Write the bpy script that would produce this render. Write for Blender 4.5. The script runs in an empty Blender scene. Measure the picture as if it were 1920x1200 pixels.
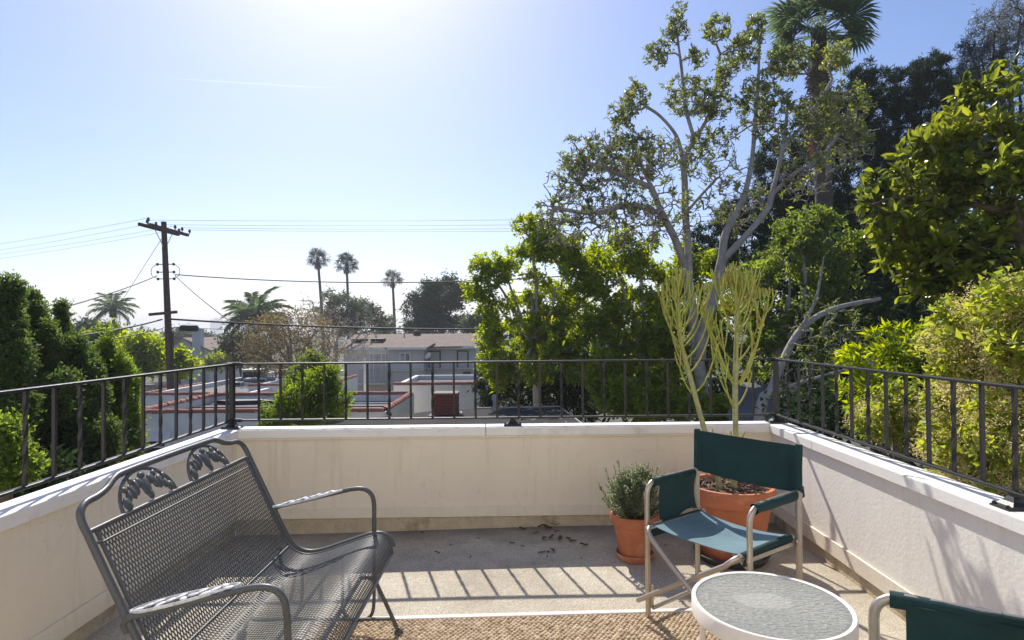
import bpy, bmesh, math, random
import numpy as np
from mathutils import Vector, Matrix, Euler
R = math.radians
SC = bpy.context.scene
COL = SC.collection
random.seed(7)
RNG = np.random.default_rng(11)

# ------------------------------------------------------------------ camera
EYE = Vector((0.0, 0.0, 1.40))
FPX = 1105.0                                    # focal length in pixels of the 1920 px wide photograph
cam_d = bpy.data.cameras.new('camera')
cam_d.sensor_width = 36.0
cam_d.lens = 36.0 * FPX / 1920.0
cam_d.clip_start = 0.05
cam_d.clip_end = 20000.0
cam = bpy.data.objects.new('camera', cam_d)
COL.objects.link(cam)
CAMROT = Matrix.Rotation(R(0.36), 3, 'Z') @ Matrix.Rotation(R(90.88), 3, 'X') @ Matrix.Rotation(R(-0.47), 3, 'Z')
cam.matrix_world = Matrix.Translation(EYE) @ CAMROT.to_4x4()
SC.camera = cam

# ------------------------------------------------------------------ world, sun, exposure
SUN_EL, SUN_AZ = 44.2, -17.0                    # azimuth from +Y, negative to the left
world = bpy.data.worlds.new('World')
SC.world = world
world.use_nodes = True
wn = world.node_tree
sky = wn.nodes.new('ShaderNodeTexSky')
sky.sky_type = 'NISHITA'
sky.sun_disc = False
sky.sun_elevation = R(SUN_EL)
sky.sun_rotation = R(SUN_AZ)
sky.altitude = 50
sky.air_density = 1.0
sky.dust_density = 0.85
sky.ozone_density = 3.0
hsv = wn.nodes.new('ShaderNodeHueSaturation')                    # the photograph's cool white balance
hsv.inputs['Saturation'].default_value = 1.12
cool = wn.nodes.new('ShaderNodeMix'); cool.data_type = 'RGBA'; cool.blend_type = 'MULTIPLY'
cool.inputs[0].default_value = 1.0; cool.inputs[7].default_value = (1.0, .945, 1.05, 1)
wn.links.new(sky.outputs[0], hsv.inputs['Color']); wn.links.new(hsv.outputs[0], cool.inputs[6])
wn.links.new(cool.outputs[2], wn.nodes['Background'].inputs[0])
wn.nodes['Background'].inputs[1].default_value = 0.088
sun_d = bpy.data.lights.new('sun', 'SUN')
sun_d.energy = 3.8
sun_d.angle = R(0.53)
sun_d.color = (1.0, 0.94, 0.85)
sun = bpy.data.objects.new('sun', sun_d)
sdir = Vector((math.sin(R(SUN_AZ)) * math.cos(R(SUN_EL)), math.cos(R(SUN_AZ)) * math.cos(R(SUN_EL)), math.sin(R(SUN_EL))))
sun.rotation_euler = sdir.to_track_quat('Z', 'Y').to_euler()
sun.location = (0, 0, 30)
COL.objects.link(sun)
vs = SC.view_settings
vs.view_transform = 'Standard'
vs.look = 'None'
vs.exposure = 0.72
vs.gamma = 1.0
vs.use_curve_mapping = False
cy = SC.cycles
cy.use_denoising = True
cy.max_bounces = 10
cy.diffuse_bounces = 6
cy.glossy_bounces = 3
cy.transmission_bounces = 6
cy.transparent_max_bounces = 8
cy.volume_bounces = 0
cy.caustics_reflective = False
cy.caustics_refractive = False
cy.sample_clamp_indirect = 6.0

# ------------------------------------------------------------------ helpers
def at(px, py, Y):
    """the point at world depth Y on the ray through a photograph pixel"""
    d = CAMROT @ Vector(((px - 960.0) / FPX, (600.0 - py) / FPX, -1.0))
    return EYE + d * (Y / d.y)

def link(o, parent=None):
    COL.objects.link(o)
    if parent is not None:
        o.parent = parent
    return o

def tag(o, label=None, cat=None, group=None, kind=None):
    if label: o['label'] = label
    if cat: o['category'] = cat
    if group: o['group'] = group
    if kind: o['kind'] = kind
    return o

def thing(name, label, cat, loc=(0, 0, 0), rz=0.0, group=None):
    o = bpy.data.objects.new(name, None)
    o.empty_display_size = 0.1
    o.location = loc
    o.rotation_euler = (0, 0, rz)
    link(o)
    return tag(o, label, cat, group)

def parent_inv(p):
    m = Matrix.LocRotScale(p.location, p.rotation_euler, p.scale)
    return m.inverted()

def copy_tree(o, parent=None):
    c = o.copy()
    COL.objects.link(c)
    c.parent = parent
    for ch in list(o.children):
        copy_tree(ch, c)
    return c

class MB:
    """collects shapes; build() links them as one mesh object"""
    def __init__(self):
        self.v = []; self.f = []; self.n = 0
    def add(self, vs_, fs_):
        vs_ = [tuple(map(float, p)) for p in vs_]
        self.v.extend(vs_)
        self.f.extend([tuple(i + self.n for i in q) for q in fs_])
        self.n += len(vs_)
        return self
    def box(self, c, s, rot=None):
        c = Vector(c); hx, hy, hz = s[0] / 2, s[1] / 2, s[2] / 2
        ps = [Vector((x, y, z)) for z in (-hz, hz) for y in (-hy, hy) for x in (-hx, hx)]
        if rot is not None: ps = [rot @ p for p in ps]
        return self.add([c + p for p in ps], [(0, 2, 3, 1), (4, 5, 7, 6), (0, 1, 5, 4), (2, 6, 7, 3), (0, 4, 6, 2), (1, 3, 7, 5)])
    def bx(self, x0, x1, y0, y1, z0, z1):
        return self.box(((x0 + x1) / 2, (y0 + y1) / 2, (z0 + z1) / 2), (x1 - x0, y1 - y0, z1 - z0))
    def prism(self, poly, z0, z1):
        n = len(poly)
        a = sum(poly[i][0] * poly[(i + 1) % n][1] - poly[(i + 1) % n][0] * poly[i][1] for i in range(n))
        if a < 0: poly = poly[::-1]
        vv = [(p[0], p[1], z0) for p in poly] + [(p[0], p[1], z1) for p in poly]
        ff = [tuple(range(n - 1, -1, -1)), tuple(range(n, 2 * n))] + [(i, (i + 1) % n, n + (i + 1) % n, n + i) for i in range(n)]
        return self.add(vv, ff)
    def bar(self, p0, p1, w, h, up=(0, 0, 1), twist=0):
        p0 = Vector(p0); p1 = Vector(p1); t = (p1 - p0).normalized()
        upv = Vector(up)
        if abs(t.dot(upv)) > .98: upv = Vector((0, 1, 0))
        s = t.cross(upv).normalized(); u = s.cross(t).normalized()
        vv = []
        for p in (p0, p1):
            for a, b in ((-1, -1), (1, -1), (1, 1), (-1, 1)):
                vv.append(p + s * (a * w / 2) + u * (b * h / 2))
        return self.add(vv, [(3, 2, 1, 0), (4, 5, 6, 7), (0, 1, 5, 4), (1, 2, 6, 5), (2, 3, 7, 6), (3, 0, 4, 7)])
    def tube(self, pts, r, n=8, caps=True, flat=None):
        pts = [Vector(p) for p in pts]
        m = len(pts)
        rr = list(r) if hasattr(r, '__len__') else [r] * m
        ts = []
        for i in range(m):
            a = pts[max(i - 1, 0)]; b = pts[min(i + 1, m - 1)]
            ts.append((b - a).normalized())
        ref = Vector((0, 0, 1)) if abs(ts[0].z) < .9 else Vector((1, 0, 0))
        u = ts[0].cross(ref).normalized()
        vv = []; ff = []
        for i in range(m):
            u = (u - ts[i] * u.dot(ts[i])).normalized()
            w = ts[i].cross(u)
            for k in range(n):
                a = 2 * math.pi * k / n
                vv.append(pts[i] + u * (rr[i] * math.cos(a)) + w * (rr[i] * math.sin(a) * (flat or 1.0)))
        for i in range(m - 1):
            for k in range(n):
                ff.append((i * n + k, i * n + (k + 1) % n, (i + 1) * n + (k + 1) % n, (i + 1) * n + k))
        if caps:
            ff.append(tuple(range(n - 1, -1, -1)))
            ff.append(tuple((m - 1) * n + k for k in range(n)))
        return self.add(vv, ff)
    def lathe(self, prof, n=32, c=(0, 0, 0)):
        vv = []; ff = []; m = len(prof)
        for (r, z) in prof:
            for k in range(n):
                a = 2 * math.pi * k / n
                vv.append((c[0] + r * math.cos(a), c[1] + r * math.sin(a), c[2] + z))
        for i in range(m - 1):
            for k in range(n):
                ff.append((i * n + k, i * n + (k + 1) % n, (i + 1) * n + (k + 1) % n, (i + 1) * n + k))
        return self.add(vv, ff)
    def blob(self, c, s, rot=None, nu=8, nv=6):
        vv = []; ff = []; c = Vector(c)
        for j in range(nv + 1):
            ph = math.pi * j / nv
            for k in range(nu):
                a = 2 * math.pi * k / nu
                p = Vector((math.sin(ph) * math.cos(a) * s[0], math.sin(ph) * math.sin(a) * s[1], math.cos(ph) * s[2]))
                if rot is not None: p = rot @ p
                vv.append(c + p)
        for j in range(nv):
            for k in range(nu):
                ff.append((j * nu + k, (j + 1) * nu + k, (j + 1) * nu + (k + 1) % nu, j * nu + (k + 1) % nu))
        return self.add(vv, ff)
    def mesh(self, name, mat, smooth=None):
        me = bpy.data.meshes.new(name)
        me.from_pydata(self.v, [], self.f)
        me.update()
        if mat is not None: me.materials.append(mat)
        if smooth is not None:
            me.shade_smooth()
            me.set_sharp_from_angle(angle=R(smooth))
        return me
    def build(self, name, mat, parent=None, smooth=None, world=False, bevel=0, fix=False):
        me = self.mesh(name, mat, smooth)
        if fix:
            bm = bmesh.new(); bm.from_mesh(me)
            bmesh.ops.recalc_face_normals(bm, faces=bm.faces[:]); bm.to_mesh(me); bm.free()
        o = bpy.data.objects.new(name, me)
        link(o, parent)
        if world and parent is not None:
            o.matrix_parent_inverse = parent_inv(parent)
        if bevel:
            b = o.modifiers.new('edge', 'BEVEL'); b.width = bevel; b.segments = 2; b.limit_method = 'ANGLE'
        return o

def arr_mesh(name, V, F, mat, smooth=False):
    """V (n,3) floats, F (m,k) ints, all faces with k corners"""
    V = np.ascontiguousarray(V, dtype=np.float32); F = np.ascontiguousarray(F, dtype=np.int32)
    me = bpy.data.meshes.new(name)
    me.vertices.add(len(V)); me.vertices.foreach_set('co', V.ravel())
    k = F.shape[1]
    me.loops.add(F.size); me.loops.foreach_set('vertex_index', F.ravel())
    me.polygons.add(len(F))
    me.polygons.foreach_set('loop_start', np.arange(0, F.size, k, dtype=np.int32))
    me.polygons.foreach_set('loop_total', np.full(len(F), k, dtype=np.int32))
    if smooth: me.polygons.foreach_set('use_smooth', np.ones(len(F), dtype=bool))
    me.update(calc_edges=True)
    me.materials.append(mat)
    return me

def obj(name, me, parent=None, loc=None, rot=None, world=False):
    o = bpy.data.objects.new(name, me)
    link(o, parent)
    if loc is not None: o.location = loc
    if rot is not None: o.rotation_euler = rot
    if world and parent is not None: o.matrix_parent_inverse = parent_inv(parent)
    return o

def bez(p0, p1, p2, n=6):
    p0, p1, p2 = Vector(p0), Vector(p1), Vector(p2)
    return [p0 * (1 - t) ** 2 + p1 * (2 * t * (1 - t)) + p2 * t ** 2 for t in [i / n for i in range(n + 1)]]

def smooth_path(pts, sub=4):
    """Catmull-Rom through pts"""
    P = [Vector(p) for p in pts]
    P = [P[0] * 2 - P[1]] + P + [P[-1] * 2 - P[-2]]
    out = []
    for i in range(1, len(P) - 2):
        for k in range(sub):
            t = k / sub
            a, b, c, d = P[i - 1], P[i], P[i + 1], P[i + 2]
            out.append(.5 * ((2 * b) + (c - a) * t + (2 * a - 5 * b + 4 * c - d) * t * t + (3 * b - a - 3 * c + d) * t ** 3))
    out.append(P[-2])
    return out

# ------------------------------------------------------------------ materials
def nodes_of(m):
    m.use_nodes = True
    nt = m.node_tree
    return nt, nt.nodes['Principled BSDF']

def new(nt, t, **kw):
    n = nt.nodes.new(t)
    for k, v in kw.items(): setattr(n, k, v)
    return n

def mat(name, col, rough=.7, metal=0.0, var=.12, scale=6.0, bump=0.0, bscale=60.0, col2=None, spec=.5, sheen=0.0, stain=None, stain_scale=2.0, detail=6, bdist=.01, coords='Object'):
    """noise between two shades of col, fine bump; optional stain colour in patches"""
    m = bpy.data.materials.new(name)
    nt, P = nodes_of(m)
    P.inputs['Roughness'].default_value = rough
    P.inputs['Metallic'].default_value = metal
    P.inputs['Specular IOR Level'].default_value = spec
    if sheen:
        P.inputs['Sheen Weight'].default_value = sheen
        P.inputs['Sheen Roughness'].default_value = .4
    tc = new(nt, 'ShaderNodeTexCoord')
    no = new(nt, 'ShaderNodeTexNoise'); no.inputs['Scale'].default_value = scale; no.inputs['Detail'].default_value = detail; no.inputs['Roughness'].default_value = .65
    nt.links.new(tc.outputs[coords], no.inputs['Vector'])
    ra = new(nt, 'ShaderNodeValToRGB')
    c1 = tuple(max(0, c * (1 - var)) for c in col); c2 = col2 or tuple(min(1, c * (1 + var)) for c in col)
    ra.color_ramp.elements[0].position = .3; ra.color_ramp.elements[0].color = (*c1, 1)
    ra.color_ramp.elements[1].position = .7; ra.color_ramp.elements[1].color = (*c2, 1)
    nt.links.new(no.outputs['Fac'], ra.inputs[0])
    out = ra.outputs[0]
    if stain:
        n2 = new(nt, 'ShaderNodeTexNoise'); n2.inputs['Scale'].default_value = stain_scale; n2.inputs['Detail'].default_value = 8; n2.inputs['Roughness'].default_value = .7
        nt.links.new(tc.outputs[coords], n2.inputs['Vector'])
        r2 = new(nt, 'ShaderNodeValToRGB'); r2.color_ramp.elements[0].position = .52; r2.color_ramp.elements[1].position = .72
        r2.color_ramp.elements[0].color = (0, 0, 0, 1); r2.color_ramp.elements[1].color = (1, 1, 1, 1)
        nt.links.new(n2.outputs['Fac'], r2.inputs[0])
        mx = new(nt, 'ShaderNodeMix', data_type='RGBA')
        nt.links.new(r2.outputs[0], mx.inputs[0]); nt.links.new(out, mx.inputs[6]); mx.inputs[7].default_value = (*stain, 1)
        out = mx.outputs[2]
    nt.links.new(out, P.inputs['Base Color'])
    if bump:
        nb = new(nt, 'ShaderNodeTexNoise'); nb.inputs['Scale'].default_value = bscale; nb.inputs['Detail'].default_value = 5
        nt.links.new(tc.outputs[coords], nb.inputs['Vector'])
        b = new(nt, 'ShaderNodeBump'); b.inputs['Strength'].default_value = bump; b.inputs['Distance'].default_value = bdist
        nt.links.new(nb.outputs['Fac'], b.inputs['Height']); nt.links.new(b.outputs[0], P.inputs['Normal'])
    return m

def leaf_mat(name, c_dark, c_light, c_alt=None, trans=.45, rough=.45, alt_at=.93, nscale=.8, spec=.4):
    """leaf colours differ from leaf to leaf; light also shines through the blades"""
    m = bpy.data.materials.new(name)
    nt, P = nodes_of(m)
    g = new(nt, 'ShaderNodeNewGeometry')
    tc = new(nt, 'ShaderNodeTexCoord')
    no = new(nt, 'ShaderNodeTexNoise'); no.inputs['Scale'].default_value = nscale; no.inputs['Detail'].default_value = 3
    nt.links.new(tc.outputs['Object'], no.inputs['Vector'])
    mul = new(nt, 'ShaderNodeMath', operation='MULTIPLY_ADD')
    nt.links.new(g.outputs['Random Per Island'], mul.inputs[0]); mul.inputs[1].default_value = .7
    s2 = new(nt, 'ShaderNodeMath', operation='MULTIPLY_ADD'); nt.links.new(no.outputs['Fac'], s2.inputs[0]); s2.inputs[1].default_value = 1.2; s2.inputs[2].default_value = -.45
    nt.links.new(s2.outputs[0], mul.inputs[2])
    ra = new(nt, 'ShaderNodeValToRGB')
    e = ra.color_ramp.elements
    e[0].position = .05; e[0].color = (*c_dark, 1); e[1].position = .85; e[1].color = (*c_light, 1)
    if c_alt:
        x = e.new(min(.999, alt_at)); x.color = (*c_light, 1)
        y = e.new(1.0); y.color = (*c_alt, 1)
    nt.links.new(mul.outputs[0], ra.inputs[0])
    nt.links.new(ra.outputs[0], P.inputs['Base Color'])
    P.inputs['Roughness'].default_value = rough
    P.inputs['Specular IOR Level'].default_value = spec
    tr = new(nt, 'ShaderNodeBsdfTranslucent')
    hs = new(nt, 'ShaderNodeHueSaturation'); hs.inputs['Hue'].default_value = .485; hs.inputs['Saturation'].default_value = 1.1; hs.inputs['Value'].default_value = 3.3
    nt.links.new(ra.outputs[0], hs.inputs['Color']); nt.links.new(hs.outputs[0], tr.inputs['Color'])
    mx = new(nt, 'ShaderNodeMixShader'); mx.inputs[0].default_value = trans
    nt.links.new(P.outputs[0], mx.inputs[1]); nt.links.new(tr.outputs[0], mx.inputs[2])
    nt.links.new(mx.outputs[0], nt.nodes['Material Output'].inputs['Surface'])
    return m

def concrete_mat():
    m = bpy.data.materials.new('terrace_concrete')
    nt, P = nodes_of(m)
    tc = new(nt, 'ShaderNodeTexCoord')
    def noise(sc, det=6, ro=.6):
        n = new(nt, 'ShaderNodeTexNoise'); n.inputs['Scale'].default_value = sc; n.inputs['Detail'].default_value = det; n.inputs['Roughness'].default_value = ro
        nt.links.new(tc.outputs['Object'], n.inputs['Vector']); return n
    def ramp(src, a, ca, b, cb):
        r = new(nt, 'ShaderNodeValToRGB'); e = r.color_ramp.elements
        e[0].position = a; e[0].color = (*ca, 1); e[1].position = b; e[1].color = (*cb, 1)
        nt.links.new(src, r.inputs[0]); return r
    base = ramp(noise(1.7, 8).outputs['Fac'], .35, (.395, .352, .275), .65, (.52, .475, .385))
    vo = new(nt, 'ShaderNodeTexVoronoi'); vo.inputs['Scale'].default_value = 230
    nt.links.new(tc.outputs['Object'], vo.inputs['Vector'])
    spec = ramp(vo.outputs['Color'], .2, (.68, .66, .63), .8, (1.2, 1.19, 1.17))
    mx = new(nt, 'ShaderNodeMix', data_type='RGBA', blend_type='MULTIPLY'); mx.inputs[0].default_value = 1
    nt.links.new(base.outputs[0], mx.inputs[6]); nt.links.new(spec.outputs[0], mx.inputs[7])
    st = ramp(noise(1.1, 9, .75).outputs['Fac'], .5, (0, 0, 0), .78, (.75, .75, .75))
    m2 = new(nt, 'ShaderNodeMix', data_type='RGBA')
    nt.links.new(st.outputs[0], m2.inputs[0]); nt.links.new(mx.outputs[2], m2.inputs[6]); m2.inputs[7].default_value = (.17, .14, .115, 1)
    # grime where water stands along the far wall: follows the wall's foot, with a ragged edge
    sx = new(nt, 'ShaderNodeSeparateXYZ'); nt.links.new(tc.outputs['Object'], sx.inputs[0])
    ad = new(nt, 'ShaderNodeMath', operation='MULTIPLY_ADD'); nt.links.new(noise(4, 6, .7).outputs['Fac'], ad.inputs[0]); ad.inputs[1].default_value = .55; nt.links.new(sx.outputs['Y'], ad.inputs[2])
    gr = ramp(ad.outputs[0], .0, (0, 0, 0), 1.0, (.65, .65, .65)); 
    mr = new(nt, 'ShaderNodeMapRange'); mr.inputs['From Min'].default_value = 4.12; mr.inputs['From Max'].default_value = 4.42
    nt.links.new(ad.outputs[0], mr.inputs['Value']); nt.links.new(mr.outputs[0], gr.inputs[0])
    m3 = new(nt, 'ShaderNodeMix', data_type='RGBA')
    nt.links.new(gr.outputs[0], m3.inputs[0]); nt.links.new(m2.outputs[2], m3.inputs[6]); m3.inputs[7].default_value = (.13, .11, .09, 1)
    nt.links.new(m3.outputs[2], P.inputs['Base Color'])
    P.inputs['Roughness'].default_value = .85
    b = new(nt, 'ShaderNodeBump'); b.inputs['Strength'].default_value = .35; b.inputs['Distance'].default_value = .004
    nt.links.new(vo.outputs['Distance'], b.inputs['Height']); nt.links.new(b.outputs[0], P.inputs['Normal'])
    return m

def add_streaks(m, amount=.5, col=(.50, .43, .33)):
    """rain streaks and scuffs down a painted wall, plus a few hairline cracks"""
    nt = m.node_tree; P = nt.nodes['Principled BSDF']
    src = P.inputs['Base Color'].links[0].from_socket
    tc = new(nt, 'ShaderNodeTexCoord')
    mp = new(nt, 'ShaderNodeMapping'); mp.inputs['Scale'].default_value = (9, 9, .55)
    n = new(nt, 'ShaderNodeTexNoise'); n.inputs['Scale'].default_value = 1.6; n.inputs['Detail'].default_value = 7; n.inputs['Roughness'].default_value = .7
    nt.links.new(tc.outputs['Object'], mp.inputs[0]); nt.links.new(mp.outputs[0], n.inputs['Vector'])
    r = new(nt, 'ShaderNodeValToRGB'); e = r.color_ramp.elements; e[0].position = .54; e[0].color = (0, 0, 0, 1); e[1].position = .80; e[1].color = (amount,) * 3 + (1,)
    nt.links.new(n.outputs['Fac'], r.inputs[0])
    mx = new(nt, 'ShaderNodeMix', data_type='RGBA'); nt.links.new(r.outputs[0], mx.inputs[0]); nt.links.new(src, mx.inputs[6]); mx.inputs[7].default_value = (*col, 1)
    v = new(nt, 'ShaderNodeTexVoronoi', feature='DISTANCE_TO_EDGE'); v.inputs['Scale'].default_value = 1.1
    w = new(nt, 'ShaderNodeTexNoise'); w.inputs['Scale'].default_value = 5; w.inputs['Detail'].default_value = 5
    nt.links.new(tc.outputs['Object'], w.inputs['Vector'])
    ad = new(nt, 'ShaderNodeVectorMath', operation='ADD'); nt.links.new(tc.outputs['Object'], ad.inputs[0]); nt.links.new(w.outputs['Color'], ad.inputs[1]); nt.links.new(ad.outputs[0], v.inputs['Vector'])
    c = new(nt, 'ShaderNodeValToRGB'); e = c.color_ramp.elements; e[0].position = .0; e[0].color = (.35, .35, .35, 1); e[1].position = .0035; e[1].color = (0, 0, 0, 1)
    nt.links.new(v.outputs['Distance'], c.inputs[0])
    m2 = new(nt, 'ShaderNodeMix', data_type='RGBA'); nt.links.new(c.outputs[0], m2.inputs[0]); nt.links.new(mx.outputs[2], m2.inputs[6]); m2.inputs[7].default_value = (.35, .29, .21, 1)
    nt.links.new(m2.outputs[2], P.inputs['Base Color'])

M = {}
M['wall'] = mat('cream_wall_paint', (.82, .74, .60), .75, var=.04, scale=2.2, bump=.2, bscale=45, stain=(.76, .68, .54), stain_scale=1.3)
M['wall_rough'] = mat('cream_stucco', (.83, .79, .72), .85, var=.03, scale=2.5, bump=.3, bscale=60, bdist=.006, stain=(.79, .74, .66), stain_scale=1.1)
add_streaks(M['wall'], .55); add_streaks(M['wall_rough'], .40, (.58, .53, .45)); 
M['cap'] = mat('white_cap_paint', (.88, .86, .81), .6, var=.04, scale=3, bump=.12, bscale=70, stain=(.66, .63, .57), stain_scale=3)
M['curb'] = mat('curb_stucco', (.56, .48, .34), .9, var=.18, scale=9, bump=.7, bscale=90, stain=(.22, .17, .11), stain_scale=4)
M['concrete'] = concrete_mat()
M['iron'] = mat('black_iron', (.013, .0125, .014), .45, .0, var=.3, scale=14, bump=.15, bscale=90, spec=.55)
M['glider'] = mat('grey_metal_paint', (.075, .082, .085), .42, 0, var=.12, scale=10, bump=.08, bscale=120)
M['worn'] = mat('worn_white_paint', (.62, .64, .66), .55, 0, var=.2, scale=40, stain=(.2, .22, .23), stain_scale=60)
M['alu'] = mat('champagne_aluminium', (.46, .41, .35), .38, .75, var=.08, scale=12)
M['canvas'] = mat('green_canvas', (.006, .036, .036), .85, 0, var=.25, scale=7, bump=.5, bscale=14, bdist=.010, sheen=.04)
M['canvas_seat'] = mat('faded_green_canvas', (.10, .19, .22), .85, 0, var=.16, scale=6, bump=.5, bscale=14, bdist=.008, sheen=.2)
M['rivet'] = mat('pale_rivet', (.62, .60, .57), .3, .8)
M['white_metal'] = mat('white_powder_coat', (.80, .76, .69), .4, 0, var=.04, scale=8)
M['terracotta'] = mat('terracotta', (.48, .16, .075), .85, 0, var=.22, scale=5, bump=.2, bscale=60, stain=(.62, .36, .25), stain_scale=4)
M['soil'] = mat('soil', (.035, .025, .02), .95, 0, var=.5, scale=90, bump=1, bscale=120)
M['bark_chip'] = mat('bark_chip', (.16, .10, .065), .9, 0, var=.5, scale=20)
M['perlite'] = mat('perlite', (.6, .58, .53), .9)
M['sisal'] = mat('sisal', (.46, .315, .175), .85, 0, var=.5, scale=38, col2=(.70, .55, .37), bump=.5, bscale=300, bdist=.003)
M['sisal_base'] = mat('sisal_base', (.20, .11, .05), .95, 0, var=.3, scale=60)
M['rug_border'] = mat('rug_border', (.74, .68, .62), .85, 0, var=.08, scale=30, bump=.3, bscale=300)
M['dry_leaf'] = mat('dry_leaf', (.13, .055, .022), .8, 0, var=.4, scale=30)

# ================================================================== the terrace
A_IN, B_IN = Vector((-1.95, 4.125)), Vector((1.80, 4.215))         # inner top edge of the far cap
A_OUT, B_OUT = Vector((-2.11, 4.283)), Vector((1.965, 4.381))
WALL_TOP, CAP_TOP, YB = 0.647, 0.707, -0.78
def floor_z(x, y):
    d = max(0.0, 1 - math.hypot((x + 1.95) / 2.6, (y - 4.1) / 1.6))
    return -0.035 * d * d * (3 - 2 * d)
mb = MB(); nx, ny = 26, 26
xs = [-2.02 + 3.9 * i / nx for i in range(nx + 1)]; ys = [YB + (4.27 - YB) * j / ny for j in range(ny + 1)]
mb.add([(x, y, floor_z(x, y)) for y in ys for x in xs], [(j * (nx + 1) + i, j * (nx + 1) + i + 1, (j + 1) * (nx + 1) + i + 1, (j + 1) * (nx + 1) + i) for j in range(ny) for i in range(nx)])
fl = tag(mb.build('terrace_floor', M['concrete'], smooth=60), kind='structure')
slab = MB(); slab.bx(-2.05, 1.93, YB, 4.30, -.32, -.05)
slab.build('slab', M['curb'], fl)

def wall_prism(name, poly, z0, z1, m, p, bevel=0):
    mb = MB(); mb.prism([tuple(q) for q in poly], z0, z1)
    return mb.build(name, m, p, world=True, bevel=bevel)
def lerp2(a, b, t): return a + (b - a) * t
far_n = Vector((-(B_IN - A_IN).y, (B_IN - A_IN).x)).normalized()    # towards the street
# far wall
w = thing('parapet_wall', 'cream parapet wall across the far end of the terrace, below the railing', 'wall', (-.07, 4.2, 0))
o = far_n * .024
wall_prism('wall_panel', [A_IN + o + Vector((-.03, 0)), B_IN + o + Vector((.03, 0)), B_OUT - far_n * .02 + Vector((-.05, 0)), A_OUT - far_n * .02 + Vector((.05, 0))], .075, WALL_TOP, M['wall'], w)
o2 = far_n * .012
wall_prism('base_board', [A_IN + o2 + Vector((-.025, 0)), B_IN + o2 + Vector((.025, 0)), B_IN + o * .98 + Vector((.025, 0)), A_IN + o * .98 + Vector((-.025, 0))], .078, .155, M['wall'], w, .003)
wall_prism('curb', [A_IN + o * 1.2 + Vector((-.03, 0)), B_IN + o * 1.2 + Vector((.03, 0)), B_IN + far_n * .12, A_IN + far_n * .12], -.05, .074, M['curb'], w)
trim = wall_prism('cap_trim', [A_IN + far_n * .006 + Vector((-.008, 0)), B_IN + far_n * .006 + Vector((.008, 0)), B_IN + far_n * .0235 + Vector((.02, 0)), A_IN + far_n * .0235 + Vector((-.02, 0))], WALL_TOP - .012, WALL_TOP - .001, M['wall'], w)
cuts = [0.0, .462, 1.0]
for i in range(2):
    t0, t1 = cuts[i] + (.0006 if i else 0), cuts[i + 1] - (.0006 if i == 0 else 0)
    wall_prism('cap_board', [lerp2(A_IN, B_IN, t0), lerp2(A_IN, B_IN, t1), lerp2(A_OUT, B_OUT, t1), lerp2(A_OUT, B_OUT, t0)], WALL_TOP, CAP_TOP, M['cap'], w, .005)
# left and right walls
def side_wall(xin, xout, corner_in, corner_out, label, joints, rough):
    s = 1 if xout > xin else -1
    w = thing('parapet_wall', label, 'wall', ((xin + xout) / 2, 1.8, 0))
    xf = xin + s * .024
    wall_prism('wall_panel', [(xf, YB), (xf, corner_in.y + .02), (xout - s * .03, corner_out.y - .05), (xout - s * .03, YB)], .075, WALL_TOP, M[rough], w)
    wall_prism('base_board', [(xf - s * .012, YB), (xf - s * .012, corner_in.y + .012), (xf - s * .001, corner_in.y + .012), (xf - s * .001, YB)], .078, .165, M['wall'], w, .003)
    wall_prism('curb', [(xf + s * .006, YB), (xf + s * .006, corner_in.y + .02), (xf + s * .09, corner_in.y + .02), (xf + s * .09, YB)], -.05, .074, M['curb'], w)
    js = [YB] + joints + [None]
    for a, b in zip(js[:-1], js[1:]):
        y0 = a + .001
        if b is None:
            poly = [(xin, y0), (corner_in.x, corner_in.y - .0015), (corner_out.x, corner_out.y - .0015), (xout, y0)]
        else:
            poly = [(xin, y0), (xin, b - .001), (xout, b - .001), (xout, y0)]
        wall_prism('cap_board', poly, WALL_TOP, CAP_TOP, M['cap'], w, .005)
    return w
side_wall(-1.95, -2.11, A_IN, A_OUT, 'cream parapet wall along the left side, behind the metal bench', [.9], 'wall')
side_wall(1.80, 1.965, B_IN, B_OUT, 'sunlit off-white stucco parapet wall along the right side of the terrace', [.8, 3.62], 'wall_rough')
# the house behind the camera, whose pale wall throws light back on the terrace
hw = MB(); hw.bx(-5.5, .0 - 1.05, YB - .25, YB - .005, -3.3, 4.4); hw.bx(1.05, 5.5, YB - .25, YB - .005, -3.3, 4.4); hw.bx(-1.05, 1.05, YB - .25, YB - .005, 2.15, 4.4); hw.bx(-1.05, 1.05, YB - .25, YB - .005, -3.3, -.06)
hwall = thing('house', 'cream stucco wall of the house behind the terrace', 'house', (0, YB - .1, 0))
hw.build('wall', M['wall_rough'], hwall, world=True)
dr = MB(); dr.bx(-1.04, 1.04, YB - .16, YB - .12, -.04, 2.14)
dr.build('door', mat('door_paint', (.6, .58, .54), .4), hwall, world=True)
sd = MB(); sd.bx(-5.5, 5.5, YB - 6, YB - .26, -3.3, 4.35); sd.build('building_body', M['wall_rough'], hwall, world=True)
lw = MB(); lw.bx(-2.06, 1.92, YB, 4.25, -3.3, -.33); lw.build('ground_storey', M['wall_rough'], hwall, world=True)

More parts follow.
